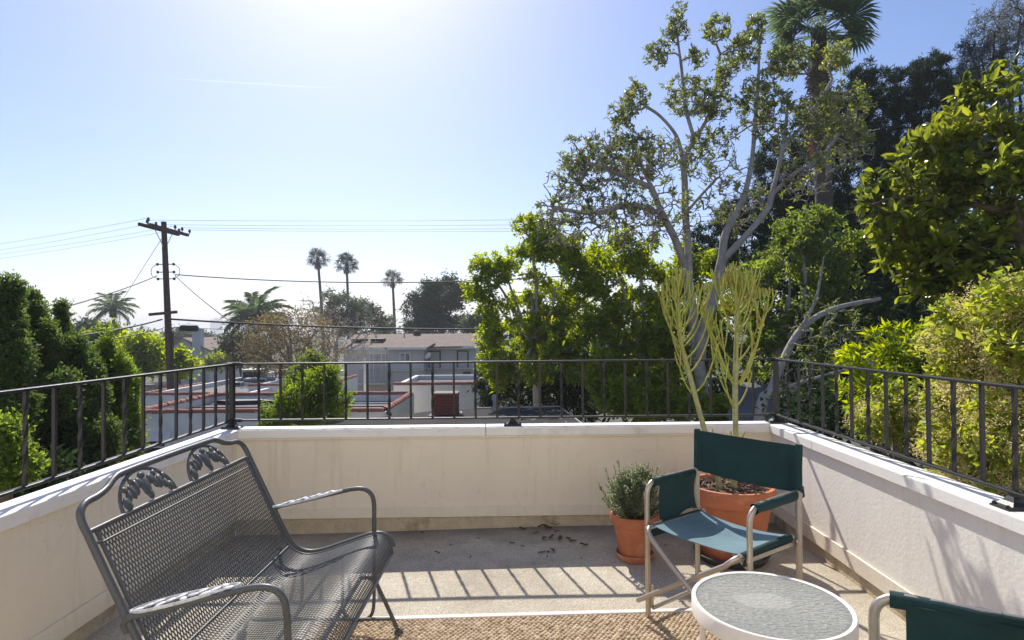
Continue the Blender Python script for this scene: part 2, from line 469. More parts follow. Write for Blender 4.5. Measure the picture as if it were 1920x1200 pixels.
# ------------------------------------------------------------------ the iron railing
TOPZ, BOTZ = 1.166, .764
def baluster_mesh(twisted):
    h = TOPZ - .007 - BOTZ; n = 19; s = .0072
    vv = []; ff = []
    for i in range(n):
        z = h * i / (n - 1)
        t = min(1, max(0, (i / (n - 1) - .12) / .76)) if twisted else 0
        a = t * math.pi * 1.5 + math.pi / 4
        for k in range(4):
            vv.append((math.cos(a + k * math.pi / 2) * s * 1.414, math.sin(a + k * math.pi / 2) * s * 1.414, z))
    for i in range(n - 1):
        for k in range(4):
            ff.append((i * 4 + k, i * 4 + (k + 1) % 4, (i + 1) * 4 + (k + 1) % 4, (i + 1) * 4 + k))
    mb = MB(); mb.add(vv, ff)
    return mb.mesh('baluster', M['iron'])
BAL = [baluster_mesh(True), baluster_mesh(False)]
def foot(parent, p, stub_top, post=False):
    """bolted plate with a flared neck"""
    mb = MB(); x, y = p
    mb.box((x, y, CAP_TOP + .004), (.125, .085, .008))
    hw_ = .018 if post else .016
    prof = [(.060, .008), (.040, .013), (.026, .026), (hw_, .045), (hw_, stub_top - CAP_TOP)]
    vv = []; ff = []
    for r_, z in prof:
        for k in range(4):
            vv.append((x + (1 if k in (0, 3) else -1) * r_ * (1.0 if r_ > hw_ else 1), y + (1 if k < 2 else -1) * min(r_, .04), CAP_TOP + z))
    for i in range(len(prof) - 1):
        for k in range(4):
            ff.append((i * 4 + k, i * 4 + (k + 1) % 4, (i + 1) * 4 + (k + 1) % 4, (i + 1) * 4 + k))
    mb.add(vv, ff)
    b = mb.build('base_plate', M['iron'], parent, world=True, fix=True)
    for sx in (-1, 1):
        for sy in (-1, 1):
            q = MB(); q.lathe([(.009, 0), (.009, .006), (.005, .011), (.0, .012)], 6, (x + sx * .052, y + sy * .032, CAP_TOP + .008))
            q.build('bolt', M['iron'], b, smooth=40)
    return b
def rail_line(parent, a, b, offs, tw0=0):
    """a, b plan points; offs distances from a of the balusters"""
    a = Vector(a); b = Vector(b); L = (b - a).length; d = (b - a) / L
    mb = MB(); mb.bar((a.x, a.y, TOPZ), (b.x, b.y, TOPZ), .034, .013); mb.build('top_rail', M['iron'], parent, world=True, bevel=.003)
    mb = MB(); mb.bar((a.x, a.y, BOTZ), (b.x, b.y, BOTZ), .030, .013); mb.build('bottom_rail', M['iron'], parent, world=True, bevel=.003)
    rz = math.atan2(d.y, d.x)
    for i, s in enumerate(offs):
        p = a + d * s
        q = obj('baluster', BAL[(i + tw0) % 2], parent, world=True)
        q.location = (p.x, p.y, BOTZ)
        q.rotation_euler = (random.uniform(-.006, .006), random.uniform(-.006, .006), rz)
    for s in (.03, L - .03):
        for z in (TOPZ, BOTZ):
            p = a + d * s
            mb = MB(); mb.bar((p.x - d.x * .035, p.y - d.y * .035, z), (p.x + d.x * .04, p.y + d.y * .04, z), .026, .024)
            mb.build('rail_clamp', M['iron'], parent, world=True, bevel=.004)
PL, PR = Vector((-2.03, 4.205)), Vector((1.885, 4.297))
def post(parent, p):
    mb = MB(); mb.bx(p.x - .017, p.x + .017, p.y - .017, p.y + .017, CAP_TOP + .01, TOPZ - .007)
    mb.build('post', M['iron'], parent, world=True, bevel=.003)
rg = thing('iron_railing', 'black iron railing on the far parapet between the two corner posts', 'railing', (-.07, 4.25, CAP_TOP), group='black iron railings round the terrace')
rail_line(rg, PL, PR, [.19 + .1547 * i for i in range(24)])
post(rg, PL); post(rg, PR)
foot(rg, PL, BOTZ, True); foot(rg, PR, BOTZ, True); foot(rg, lerp2(PL, PR, .5115), BOTZ - .006)
rg = thing('iron_railing', 'black iron railing on the left parapet behind the bench', 'railing', (-2.03, 1.8, CAP_TOP), group='black iron railings round the terrace')
rail_line(rg, PL - Vector((0, .02)), (PL.x, YB + .02), [.055 + .1547 * i for i in range(31)], 1)
foot(rg, (PL.x, 1.05), BOTZ - .006)
rg = thing('iron_railing', 'black iron railing on the right parapet beside the yellow-green shrub', 'railing', (1.885, 1.8, CAP_TOP), group='black iron railings round the terrace')
rail_line(rg, PR - Vector((0, .02)), (PR.x, YB + .02), [.17 + .1547 * i for i in range(31)], 0)
foot(rg, (PR.x, 2.255), BOTZ - .006)

# ------------------------------------------------------------------ the metal bench
def build_bench():
    g = M['glider']
    t = thing('glider_bench', 'grey metal mesh two-seat glider bench with curved arms along the left wall', 'bench', (-.9, 2.3, 0))
    Y0, Y1 = 1.765, 2.835
    UP = Vector((-.44, 0, .898)); UP.normalize()
    MT = Vector((-1.288, 0, .80))                                   # the top bar of the mesh
    prof = smooth_path([(-1.288, 0, .80), (-1.20, 0, .615), (-1.115, 0, .44), (-1.075, 0, .375), (-1.01, 0, .343), (-.93, 0, .350), (-.80, 0, .392), (-.70, 0, .424), (-.645, 0, .425), (-.605, 0, .398), (-.592, 0, .345)], 6)
    # arc length table
    cum = [0]
    for a, b in zip(prof[:-1], prof[1:]): cum.append(cum[-1] + (b - a).length)
    LT = cum[-1]
    px_ = np.array([p.x for p in prof]); pz_ = np.array([p.z for p in prof]); cu = np.array(cum)
    def P(s, y): return Vector((float(np.interp(s, cu, px_)), y, float(np.interp(s, cu, pz_))))
    def N(s):
        a = P(max(0, s - .01), 0); b = P(min(LT, s + .01), 0); d = (b - a).normalized()
        return Vector((-d.z, 0, d.x)) * -1 if False else Vector((d.z * -1, 0, d.x))
    my0, my1 = Y0 + .035, Y1 - .035
    def lattice(s0, s1, cw, ch):
        nc = int(round((my1 - my0) / cw)); nr = int(round((s1 - s0) / (ch / 2)))
        cw = (my1 - my0) / nc; hh = (s1 - s0) / nr
        V = []; F = []
        def strand(pa, pb, n):
            d = (pb - pa).normalized(); sd = d.cross(n).normalized() * .0029; u = n * .0014
            b0 = len(V)
            for p in (pa, pb):
                V.extend([p + sd, p + u, p - sd, p - u])
            for k in range(4):
                F.append((b0 + k, b0 + (k + 1) % 4, b0 + 4 + (k + 1) % 4, b0 + 4 + k))
        for r in range(nr):
            sa, sb = s0 + r * hh, s0 + (r + 1) * hh
            n = N((sa + sb) / 2)
            sub = 1
            for c in range(nc):
                ya = my0 + c * cw; yb = ya + cw; ym = ya + cw / 2
                if r % 2 == 0:
                    strand(P(sa, ym), P(sb, ya), n); strand(P(sa, ym), P(sb, yb), n)
                else:
                    strand(P(sa, ya), P(sb, ym), n); strand(P(sa, yb), P(sb, ym), n)
        return arr_mesh('mesh_panel', np.array([tuple(v) for v in V]), np.array(F), g)
    s_split = float(np.interp(.395, [.345, .395, .44], [cum[22], cum[18], cum[13]]))
    s_split = cum[17]
    obj('back_mesh', lattice(0.0, s_split, .0145, .034), t, world=True)
    obj('seat_mesh', lattice(s_split, LT, .0145, .027), t, world=True)
    # edge bars of the mesh
    for y in (my0, my1):
        mb = MB(); mb.tube([P(s, y) for s in np.linspace(0, LT, 40)], .0058, 6); mb.build('mesh_edge_bar', g, t, smooth=60, world=True)
    for s, r, nm in ((0, .0085, 'mesh_top_bar'), (.045, .0045, 'mesh_wire'), (s_split, .0045, 'mesh_wire'), (LT, .008, 'mesh_front_bar')):
        mb = MB(); mb.tube([P(s, my0 - (.03 if s == 0 else 0)), P(s, my1 + (.03 if s == 0 else 0))], r, 8); mb.build(nm, g, t, smooth=60, world=True)
    for s in (.04,):
        for y, e in ((my0, Y0), (my1, Y1)):
            mb = MB(); mb.tube([P(s, y), P(s, e)], .006, 6); mb.build('spacer', g, t, world=True)
    # outer tube: right round the back, down the sides and along the seat
    def BP(y, s): return Vector((MT.x, y, MT.z)) + UP * s
    top = [BP(Y0, 0), BP(Y0, .035), BP(Y0 + .012, .066), BP(Y0 + .045, .086), BP(Y0 + .10, .092), BP(Y0 + .15, .104), BP(Y0 + .20, .126), BP(Y0 + .26, .134), BP(2.30, .136),
           BP(Y1 - .26, .134), BP(Y1 - .20, .126), BP(Y1 - .15, .104), BP(Y1 - .10, .092), BP(Y1 - .045, .086), BP(Y1 - .012, .066), BP(Y1, .035), BP(Y1, 0)]
    side = [s for s in np.linspace(.04, LT - .02, 34)]
    path = [P(s, Y0) for s in side[::-1]] + smooth_path(top, 4) + [P(s, Y1) for s in side]
    mb = MB(); mb.tube(path, .0115, 10); mb.build('tube_frame', g, t, smooth=60, world=True)
    # two medallions of leaves in half rings
    for yc in (2.083, 2.49):
        md = MB()
        arc = [BP(yc + math.cos(a) * .150, math.sin(a) * .122 + .004) for a in np.linspace(0, math.pi, 17)]
        md.tube(arc, .0065, 6)
        med = md.build('medallion', g, t, smooth=60, world=True)
        rotb = Matrix(((0, .898, -.44), (1, 0, 0), (0, .44, .898))).transposed()
        fr = Matrix((Vector((0, 1, 0)), UP, Vector((.898, 0, .44)))).transposed()   # columns: along, up, out
        def leafblob(mbx, u, v, lu, lv, ang, th=.007):
            q = fr @ Matrix.Rotation(ang, 3, 'Z')
            mbx.blob(BP(yc + u, v) + Vector((.898, 0, .44)) * .004, (lu, lv, th), q, 8, 6)
        lm = MB()
        for u, v, lu, lv, a in ((-.118, .028, .020, .026, .3), (-.098, .050, .014, .024, -.4), (-.075, .060, .016, .030, .25), (-.048, .068, .014, .030, -.2), (-.024, .080, .018, .022, .5), (.0, .062, .026, .040, 0), (.006, .030, .016, .022, .1),
                                (.034, .080, .017, .022, -.5), (.052, .066, .014, .030, .2), (.078, .058, .016, .028, -.3), (.100, .044, .014, .022, .4), (.122, .028, .015, .020, -.2), (-.06, .094, .012, .016, .6), (.062, .094, .012, .016, -.6), (.0, .104, .02, .013, 0), (-.105, .074, .010, .016, .7), (.105, .074, .010, .016, -.7)):
            leafblob(lm, u, v, lu, lv, a)
        lm.build('leaf_cluster', g, med, smooth=80)
    # arms
    for y in (Y0, Y1):
        s = 1 if y == Y1 else -1
        ya = y + s * .006
        pth = smooth_path([(-1.165, y, .505), (-1.172, ya, .53), (-1.155, ya, .552), (-1.10, ya, .567), (-1.0, ya, .59), (-.87, ya, .62), (-.79, ya, .637), (-.735, ya, .636), (-.70, ya, .61), (-.688, ya, .565), (-.686, y, .49), (-.686, y, .41)], 5)
        mb = MB(); mb.tube(pth, .0105, 10)
        am = mb.build('arm', g, t, smooth=60, world=True)
        # flat leaf-work plate on the arm
        ring = []
        for k in range(25):
            a = 2 * math.pi * k / 24
            u = -1.0 + .165 * math.cos(a); wv = .034 * math.sin(a) * (1 - .35 * math.cos(a))
            ring.append((u, ya + wv - s * .022, .588 + (u + 1.0) * .235 + .012))
        mb = MB(); mb.tube(ring, .005, 6)
        for k in range(0, 24, 1): pass
        plate = mb.build('arm_plate', M['worn'], am, smooth=60)
        lm = MB()
        rr = random.Random(5)
        for k in range(13):
            u = -1.135 + k * .0225; v = (k % 3 - 1) * .014
            tilt = Matrix.Rotation(-.23, 3, 'Y') @ Matrix.Rotation(rr.uniform(-1, 1), 3, 'Z')
            lm.blob((u, ya - s * .022 + v, .60 + (u + 1.0) * .235 + .003), (.020, .011, .004), tilt, 8, 5)
        lm.build('leaf_relief', M['worn'], am, smooth=80)
    # glider base: leg frames at both ends, joined by long bars
    for y in (1.88, 2.72):
        fp = smooth_path([(-.548, y - .0, .012), (-.585, y, .10), (-.632, y, .20), (-.655, y, .245), (-.69, y, .265), (-.72, y, .262)], 4)
        mb = MB(); mb.tube(fp, .0095, 8); mb.build('leg', g, t, smooth=60, world=True)
        bp = smooth_path([(-1.27, y, .012), (-1.225, y, .10), (-1.175, y, .20), (-1.15, y, .245), (-1.11, y, .265), (-1.08, y, .262)], 4)
        mb = MB(); mb.tube(bp, .0095, 8); mb.build('leg', g, t, smooth=60, world=True)
        for x in (-.548, -1.27):
            mb = MB(); mb.lathe([(.0, 0), (.021, .0), (.023, .010), (.017, .024), (.009, .028)], 12, (x, y, 0)); mb.build('foot', g, t, smooth=50, world=True)
        mb = MB(); mb.tube([(-.575, y, .075), (-1.243, y, .075)], .008, 8); mb.build('stretcher', g, t, world=True)
        hp = smooth_path([(-.665, y + .02, .40), (-.665, y + .02, .25), (-.668, y + .02, .12), (-.69, y + .02, .072), (-.74, y + .02, .060), (-.79, y + .02, .072), (-.81, y + .02, .12), (-.81, y + .02, .25), (-.81, y + .02, .375)], 4)
        mb = MB(); mb.tube(hp, .008, 8); mb.build('glide_hanger', g, t, smooth=60, world=True)
        hp = smooth_path([(-1.0, y + .02, .34), (-1.0, y + .02, .16), (-1.03, y + .02, .085), (-1.07, y + .02, .10), (-1.09, y + .02, .20), (-1.10, y + .02, .40)], 4)
        mb = MB(); mb.tube(hp, .008, 8); mb.build('glide_hanger', g, t, smooth=60, world=True)
    for x, z in ((-.72, .262), (-1.08, .262), (-.74, .062)):
        mb = MB(); mb.tube([(x, 1.86, z), (x, 2.74, z)], .009, 8); mb.build('base_bar', g, t, smooth=60, world=True)
    for x, z in ((-.80, .378), (-1.02, .328)):
        mb = MB(); mb.tube([(x, Y0, z), (x, Y1, z)], .008, 8); mb.build('seat_bar', g, t, smooth=60, world=True)
build_bench()

# ------------------------------------------------------------------ the folding armchairs
def canvas_sheet(fn, nu, nv, th=.0016):
    """fn(u, v) -> point; returns an MB with a thin double sheet"""
    mb = MB(); top = []; 
    P = [[Vector(fn(i / nu, j / nv)) for i in range(nu + 1)] for j in range(nv + 1)]
    vv = []; ff = []
    for sgn in (1, -1):
        for j in range(nv + 1):
            for i in range(nu + 1):
                a = P[j][min(i + 1, nu)] - P[j][max(i - 1, 0)]; b = P[min(j + 1, nv)][i] - P[max(j - 1, 0)][i]
                n = a.cross(b)
                n = n.normalized() if n.length > 1e-9 else Vector((0, 0, 1))
                vv.append(P[j][i] + n * (sgn * th))
    W = nu + 1; off = W * (nv + 1)
    for j in range(nv):
        for i in range(nu):
            q = (j * W + i, j * W + i + 1, (j + 1) * W + i + 1, (j + 1) * W + i)
            ff.append(q); ff.append(tuple(off + k for k in q[::-1]))
    edge = [i for i in range(W)] + [j * W + nu for j in range(1, nv + 1)] + [nv * W + i for i in range(nu - 1, -1, -1)] + [j * W for j in range(nv - 1, 0, -1)]
    for a, b in zip(edge, edge[1:] + edge[:1]):
        ff.append((b, a, off + a, off + b))
    return mb.add(vv, ff)
def build_chair(label, loc, rz):
    t = thing('folding_armchair', label, 'chair', loc, rz, 'green canvas armchairs with metal frames')
    al = M['alu']; W, D = .27, .195
    r = .014
    for s in (-1, 1):
        x = s * W
        # front leg bent over into the arm
        pth = [(x, -D, .0), (x, -D, .30), (x, -D, .585)] + bez((x, -D, .585), (x, -D, .648), (x, -D + .075, .655), 6)[1:] + [(x, 0, .656), (x, D - .005, .656)]
        mb = MB(); mb.tube(pth, r, 10, flat=.85); fl_ = mb.build('front_leg', al, t, smooth=60)
        # rear post up into the backrest sleeve
        mb = MB(); mb.tube([(x, D, 0), (x, D, .40), (x, D + .004, .66), (x, D + .014, .855)], r, 10); rl = mb.build('rear_leg', al, t, smooth=60)
        mb = MB(); mb.box((x, D - .002, .648), (.028, .034, .034)); mb.build('arm_bracket', al, t, bevel=.003)
        for z in (.648, .44):
            q = MB(); q.blob((x - s * .0, D - .018, z), (.006, .006, .006), None, 6, 4); q.build('rivet', M['rivet'], rl, smooth=80)
        for z in (.44, .115, .075):
            q = MB(); q.blob((x, -D - .0115, z), (.0055, .004, .0055), None, 6, 4); q.build('rivet', M['rivet'], fl_, smooth=80)
        # low side bar and seat-side strap
        mb = MB(); mb.tube([(x - s * .02, -D + .012, .055), (x - s * .02, D - .01, .055)], .0105, 8); mb.build('side_bar', al, t, smooth=60)
        mb = MB(); mb.bar((x - s * .016, -D + .01, .055), (x - s * .016, -D + .01, .16), .005, .018, (0, 1, 0)); mb.build('strap', al, t)
        mb = MB(); mb.bar((x - s * .014, -D, .435), (x - s * .014, D, .425), .004, .018); mb.build('seat_strap', al, t)
        # canvas sleeve over the arm
        sl = []
        aa = np.linspace(0, 2 * math.pi, 13)[:-1]
        ym = np.linspace(-D + .038, D - .03, 9)
        mb = MB(); vv = []; ff = []
        for j, y in enumerate(ym):
            for a in aa:
                k = 1 + .09 * math.sin(3 * a + y * 40)
                vv.append((x + .0185 * math.cos(a) * k, y, .651 + .0175 * math.sin(a) * k - (.010 if math.sin(a) < -.3 else 0)))
        for j in range(len(ym) - 1):
            for k in range(12):
                ff.append((j * 12 + k, j * 12 + (k + 1) % 12, (j + 1) * 12 + (k + 1) % 12, (j + 1) * 12 + k))
        mb.add(vv, ff); asl = mb.build('arm_sleeve', M['canvas'], t, smooth=70, fix=True)
        # seat rail with its canvas sleeve
        xs_ = s * (W - .035)
        pr = [(xs_, D + .01, .447), (xs_, 0, .447), (xs_, -D - .015, .45)] + bez((xs_, -D - .015, .45), (xs_, -D - .055, .452), (xs_ - s * .045, -D - .056, .408), 6)[1:]
        dz = [(-xs_ * .2, -D - .054, .255), (-xs_ * 1.24, -D - .050, .092)]
        y2 = s * .013
        pr = pr + [(p[0], p[1] + y2 - .012, p[2]) for p in dz]
        mb = MB(); mb.tube(pr, .0115, 8); cb = mb.build('cross_leg', al, t, smooth=60)
        q = MB(); q.blob((0.0, -D - .067 + y2, .262), (.007, .005, .007), None, 6, 4); q.build('rivet', M['rivet'], cb, smooth=80)
        pr2 = [(xs_, D - .02, .43), (-xs_ * .2, D - .03 + y2, .25), (-xs_ * 1.15, D - .03 + y2, .095)]
        mb = MB(); mb.tube(pr2, .0105, 8); mb.build('cross_leg', al, t, smooth=60)
    # hanging side panel under one arm
    def panel(u, v):
        y = -D + .075 + u * (2 * D - .105)
        return (-W + .019 - .012 * math.sin(v * 3.1) + .004 * math.sin(u * 9 + v * 4), y, .648 - v * .185 - .012 * math.sin(u * 6) * v)
    canvas_sheet(panel, 8, 6).build('side_panel', M['canvas'], t, smooth=60)
    # seat sling: hangs a little between the rails
    xi = W - .035
    def seat(u, v):
        x = -xi - .016 + u * (2 * xi + .032)
        e = abs(2 * u - 1)
        sag = .030 * (1 - e ** 2.4) * (1 - .25 * math.cos(v * 6.28))
        wrap = -.012 * max(0, (e - .92) / .08)
        return (x, -D - .005 + v * (2 * D - .01) + .010 * math.sin(u * 3.14) * (.5 - v) * 2, .460 - sag + wrap)
    canvas_sheet(seat, 26, 12).build('seat', M['canvas_seat'], t, smooth=60)
    for s in (-1, 1):
        def hem(u, v):
            a = -.4 + v * 3.6
            return (s * xi + s * math.sin(a) * .0155, -D - .004 + u * (2 * D - .012), .447 + math.cos(a) * .0155 - (.03 * max(0, v - .8) / .2))
        canvas_sheet(hem, 6, 9).build('seat_sleeve', M['canvas'], t, smooth=60)
    # back panel with sleeves round the posts
    def back(u, v):
        x = -W - .012 + u * (2 * W + .024); e = abs(2 * u - 1)
        y = D + .010 + v * .008 - .017 + .030 * (1 - e ** 3) * .6 + .0025 * math.sin(u * 16) * (1 - e)
        z = .657 - .0 + v * .207 - .016 * (1 - e ** 2) * (1 - v) - .006 * (1 - e ** 2) * v
        return (x, y, z)
    bk = canvas_sheet(back, 24, 8).build('backrest', M['canvas'], t, smooth=60)
    for s in (-1, 1):
        mb = MB(); mb.tube([(s * W, D + .004, .655), (s * W, D + .006, .76), (s * W, D + .014, .868)], [.0165, .016, .0155], 10)
        mb.build('back_sleeve', M['canvas'], bk, smooth=60)
        hemb = MB(); hemb.bar((s * (W - .04), D - .013 + .004, .668), (s * (W - .04), D - .006, .862), .002, .003, (0, 1, 0)); hemb.build('seam', M['canvas'], bk)
    mb = MB(); mb.box((W + .012, D + .016, .655), (.003, .026, .05), Matrix.Rotation(.2, 3, 'X')); mb.build('fabric_flap', M['canvas'], bk)
    return t
build_chair('green canvas folding armchair facing the camera in front of the large terracotta pot', (.946, 2.77, 0), R(-53.1))
build_chair('green canvas folding armchair cut off at the lower right corner beside the round table', (1.015, 1.335, 0), R(-122.3))

# ------------------------------------------------------------------ the round glass table
def build_table():
    cx, cy, r, z = TBL
    t = thing('round_side_table', 'low round white metal side table with a rippled glass top', 'table', (cx, cy, 0))
    mb = MB(); mb.lathe([(r - .016, z - .013), (r - .016, z - .002), (r - .012, z), (r - .003, z), (r, z - .004), (r, z - .052), (r - .004, z - .056), (r - .012, z - .052), (r - .013, z - .016), (r - .03, z - .014), (r - .03, z - .011), (r - .016, z - .011)], 72)
    mb.build('rim', M['white_metal'], t, smooth=40)
    gm = bpy.data.materials.new('rippled_glass')
    nt, P = nodes_of(gm)
    P.inputs['Base Color'].default_value = (.86, .92, .88, 1); P.inputs['Roughness'].default_value = .16
    P.inputs['Transmission Weight'].default_value = .85; P.inputs['IOR'].default_value = 1.45
    tc = new(nt, 'ShaderNodeTexCoord'); mp = new(nt, 'ShaderNodeMapping'); mp.inputs['Scale'].default_value = (1, 1.7, 1); mp.inputs['Rotation'].default_value = (0, 0, .3)
    vo = new(nt, 'ShaderNodeTexVoronoi', feature='SMOOTH_F1'); vo.inputs['Scale'].default_value = 55
    nt.links.new(tc.outputs['Object'], mp.inputs[0]); nt.links.new(mp.outputs[0], vo.inputs['Vector'])
    b = new(nt, 'ShaderNodeBump'); b.inputs['Strength'].default_value = .7; b.inputs['Distance'].default_value = .007
    nt.links.new(vo.outputs['Distance'], b.inputs['Height']); nt.links.new(b.outputs[0], P.inputs['Normal'])
    # dust left where a puddle dried
    no = new(nt, 'ShaderNodeTexNoise'); no.inputs['Scale'].default_value = 9; no.inputs['Detail'].default_value = 6
    nt.links.new(tc.outputs['Object'], no.inputs['Vector'])
    ln = new(nt, 'ShaderNodeVectorMath', operation='LENGTH')
    mp2 = new(nt, 'ShaderNodeMapping'); mp2.inputs['Location'].default_value = (.02, -.03, 0); mp2.inputs['Scale'].default_value = (1, 1.35, 0)
    nt.links.new(tc.outputs['Object'], mp2.inputs[0]); nt.links.new(mp2.outputs[0], ln.inputs[0])
    ma = new(nt, 'ShaderNodeMath', operation='MULTIPLY_ADD'); nt.links.new(no.outputs['Fac'], ma.inputs[0]); ma.inputs[1].default_value = .12; nt.links.new(ln.outputs['Value'], ma.inputs[2])
    rp = new(nt, 'ShaderNodeValToRGB'); e = rp.color_ramp.elements
    e[0].position = .135; e[0].color = (.42, .42, .42, 1); e[1].position = .155; e[1].color = (.26, .26, .26, 1); x = e.new(.34); x.color = (.20, .20, .20, 1)
    nt.links.new(ma.outputs[0], rp.inputs[0])
    df = new(nt, 'ShaderNodeBsdfDiffuse'); df.inputs['Color'].default_value = (.60, .60, .55, 1)
    nt.links.new(b.outputs[0], df.inputs['Normal'])
    mx = new(nt, 'ShaderNodeMixShader'); nt.links.new(rp.outputs[0], mx.inputs[0]); nt.links.new(P.outputs[0], mx.inputs[1]); nt.links.new(df.outputs[0], mx.inputs[2])
    nt.links.new(mx.outputs[0], nt.nodes['Material Output'].inputs['Surface'])
    mb = MB(); rg_ = r - .0165
    mb.lathe([(0.0, z - .010), (rg_, z - .010), (rg_, z - .0045), (0.0, z - .0045)], 64)
    mb.build('glass_top', gm, t, smooth=30)
    for k in range(4):
        a = R(90 * k + 47)
        x, y = math.cos(a) * (r - .022), math.sin(a) * (r - .022)
        pts = [(x * 1.04, y * 1.04, 0), (x * 1.04, y * 1.04, .2), (x * 1.04, y * 1.04, z - .10)] + bez((x * 1.04, y * 1.04, z - .10), (x * 1.04, y * 1.04, z - .05), (x * .82, y * .82, z - .035), 5)[1:]
        mb = MB(); mb.tube(pts, .0105, 10); mb.build('leg', M['white_metal'], t, smooth=60)
    mb = MB(); a0 = R(47)
    for k in range(2):
        a = a0 + k * math.pi / 2; q = (r - .022) * .84
        mb.tube([(math.cos(a) * q, math.sin(a) * q, z - .036 - k * .012), (-math.cos(a) * q, -math.sin(a) * q, z - .036 - k * .012)], .008, 8)
    mb.build('cross_brace', M['white_metal'], t, smooth=60)
TBL = (.872, 2.055, .262, .45)
build_table()

# ------------------------------------------------------------------ the rug
def build_rug():
    t = thing('sisal_rug', 'tan woven sisal rug with a white edge lying on the terrace floor', 'rug', (0, 2.2, 0), 0)
    c = [Vector((-1.02, 2.86)), Vector((.93, 2.952))]                # far edge
    d = (c[1] - c[0]).normalized(); n = Vector((d.y, -d.x))         # towards the camera
    L = (c[1] - c[0]).length; DP = 2.6
    def pt(u, v, z): p = c[0] + d * u + n * v; return (p.x, p.y, z)
    def quadbox(u0, u1, v0, v1, z0, z1, name, m, bev=0):
        mb = MB(); mb.prism([pt(u0, v0, 0)[:2], pt(u1, v0, 0)[:2], pt(u1, v1, 0)[:2], pt(u0, v1, 0)[:2]], z0, z1)
        mb.build(name, m, t, world=True, bevel=bev)
    quadbox(.03, L - .03, .03, DP - .03, .002, .0055, 'backing', M['sisal_base'])
    for a in ((0, L, 0, .034), (0, L, DP - .034, DP), (0, .034, .0345, DP - .0345), (L - .034, L, .0345, DP - .0345)):
        quadbox(*a, .001, .0135, 'border', M['rug_border'], .004)
    pu, pv = .0235, .0165
    nu = int((L - .074) / pu); nv = int(1.75 / pv)
    V = []; F = []
    base = [(0, 0, .0075)]
    ring1 = [(.95, 0), (.62, .8), (-.62, .8), (-.95, 0), (-.62, -.8), (.62, -.8)]
    rr = np.random.default_rng(3)
    for j in range(nv):
        for i in range(nu):
            u = .044 + (i + .5 + (.5 if j % 2 else 0) * .98) * pu + rr.normal(0, .0012); v = .040 + (j + .5) * pv + rr.normal(0, .001)
            if u > L - .045: continue
            hgt = rr.uniform(.0045, .0085); tl = rr.normal(0, .12); su, sv = pu * rr.uniform(.50, .58), pv * rr.uniform(.52, .64)
            b0 = len(V)
            V.append(pt(u + .002, v, .0055 + hgt))
            for k, (a, b) in enumerate(ring1):
                V.append(pt(u + a * su * .62, v + b * sv * .62 + a * tl * .006, .0055 + hgt * .82))
            for k, (a, b) in enumerate(ring1):
                V.append(pt(u + a * su, v + b * sv + a * tl * .008, .0056))
            for k in range(6):
                k2 = (k + 1) % 6
                F.append((b0, b0 + 1 + k2, b0 + 1 + k, b0))
                F.append((b0 + 1 + k, b0 + 1 + k2, b0 + 7 + k2, b0 + 7 + k))
    me = bpy.data.meshes.new('weave')
    me.from_pydata(V, [], [q[:3] if q[0] == q[3] else q for q in F]); me.materials.append(M['sisal']); me.shade_smooth()
    o = obj('weave', me, t, world=True); o['kind'] = 'stuff'
build_rug()

# ------------------------------------------------------------------ pots
def pot(name, label, c, rt, rb, h, lip, seg=48):
    t = thing(name, label, 'pot', c)
    th = rt * .09
    mb = MB(); mb.lathe([(0, .004), (rb, .0), (rb + .004, .006), (rb + (rt - rb) * (h - lip) / h - .004, h - lip), (rt - .004, h - lip + .004), (rt, h - lip + .010), (rt + .003, h - .008), (rt, h), (rt - th, h), (rt - th - .004, h - .006), (rt - th - .01, h - .10)], seg)
    mb.build('body', M['terracotta'], t, smooth=45)
    return t
SP, BP_ = Vector((.712, 3.615, 0)), Vector((1.30, 3.62, 0))
sau = MB(); sau.lathe([(0, .0), (.100, .0), (.104, .004), (.118, .040), (.114, .043), (.108, .041), (.098, .012), (0, .010)], 40, SP)
sau.build('plant_saucer', M['terracotta'], smooth=45)
tag(bpy.data.objects['plant_saucer'], 'shallow terracotta saucer under the small herb pot', 'saucer')
p = pot('terracotta_pot', 'small terracotta pot of herbs standing in a saucer by the far wall', SP + Vector((0, 0, .012)), .142, .088, .262, .062)
mb = MB(); mb.lathe([(0, .232), (.07, .236), (.127, .226)], 24); mb.build('soil', M['soil'], p, smooth=60)
mb = MB(); rr = random.Random(4)
for k in range(240):
    a = rr.uniform(0, 6.28); q = .122 * math.sqrt(rr.random())
    s = rr.uniform(.0025, .006); mb.blob((q * math.cos(a), q * math.sin(a), .236 + rr.uniform(-.002, .004)), (s, s, s * .8), None, 5, 3)
o = mb.build('perlite_grains', M['perlite'], p); o['kind'] = 'stuff'
bs = MB(); bs.lathe([(0, .0), (.195, .0), (.20, .004), (.222, .042), (.218, .046), (.211, .043), (.195, .012), (0, .010)], 48, BP_)
bs.build('plant_saucer', mat('dark_saucer', (.05, .05, .05), .5), smooth=45)
tag(bpy.data.objects['plant_saucer.001'], 'dark shallow saucer under the large terracotta pot', 'saucer')
p = pot('terracotta_pot', 'large terracotta pot holding the pencil cactus behind the folding chair', BP_ + Vector((0, 0, .012)), .255, .172, .435, .10)
mb = MB(); mb.lathe([(0, .395), (.1, .40), (.228, .392)], 24); mb.build('soil', M['soil'], p, smooth=60)
mb = MB(); rr = random.Random(9)
for k in range(420):
    a = rr.uniform(0, 6.28); q = .222 * math.sqrt(rr.random())
    e = Euler((rr.uniform(-.6, .6), rr.uniform(-.6, .6), rr.uniform(0, 6.28))).to_matrix()
    mb.box((q * math.cos(a), q * math.sin(a), .400 + rr.uniform(0, .018)), (rr.uniform(.018, .05), rr.uniform(.006, .014), .004), e)
o = mb.build('bark_chips', M['bark_chip'], p); o['kind'] = 'stuff'

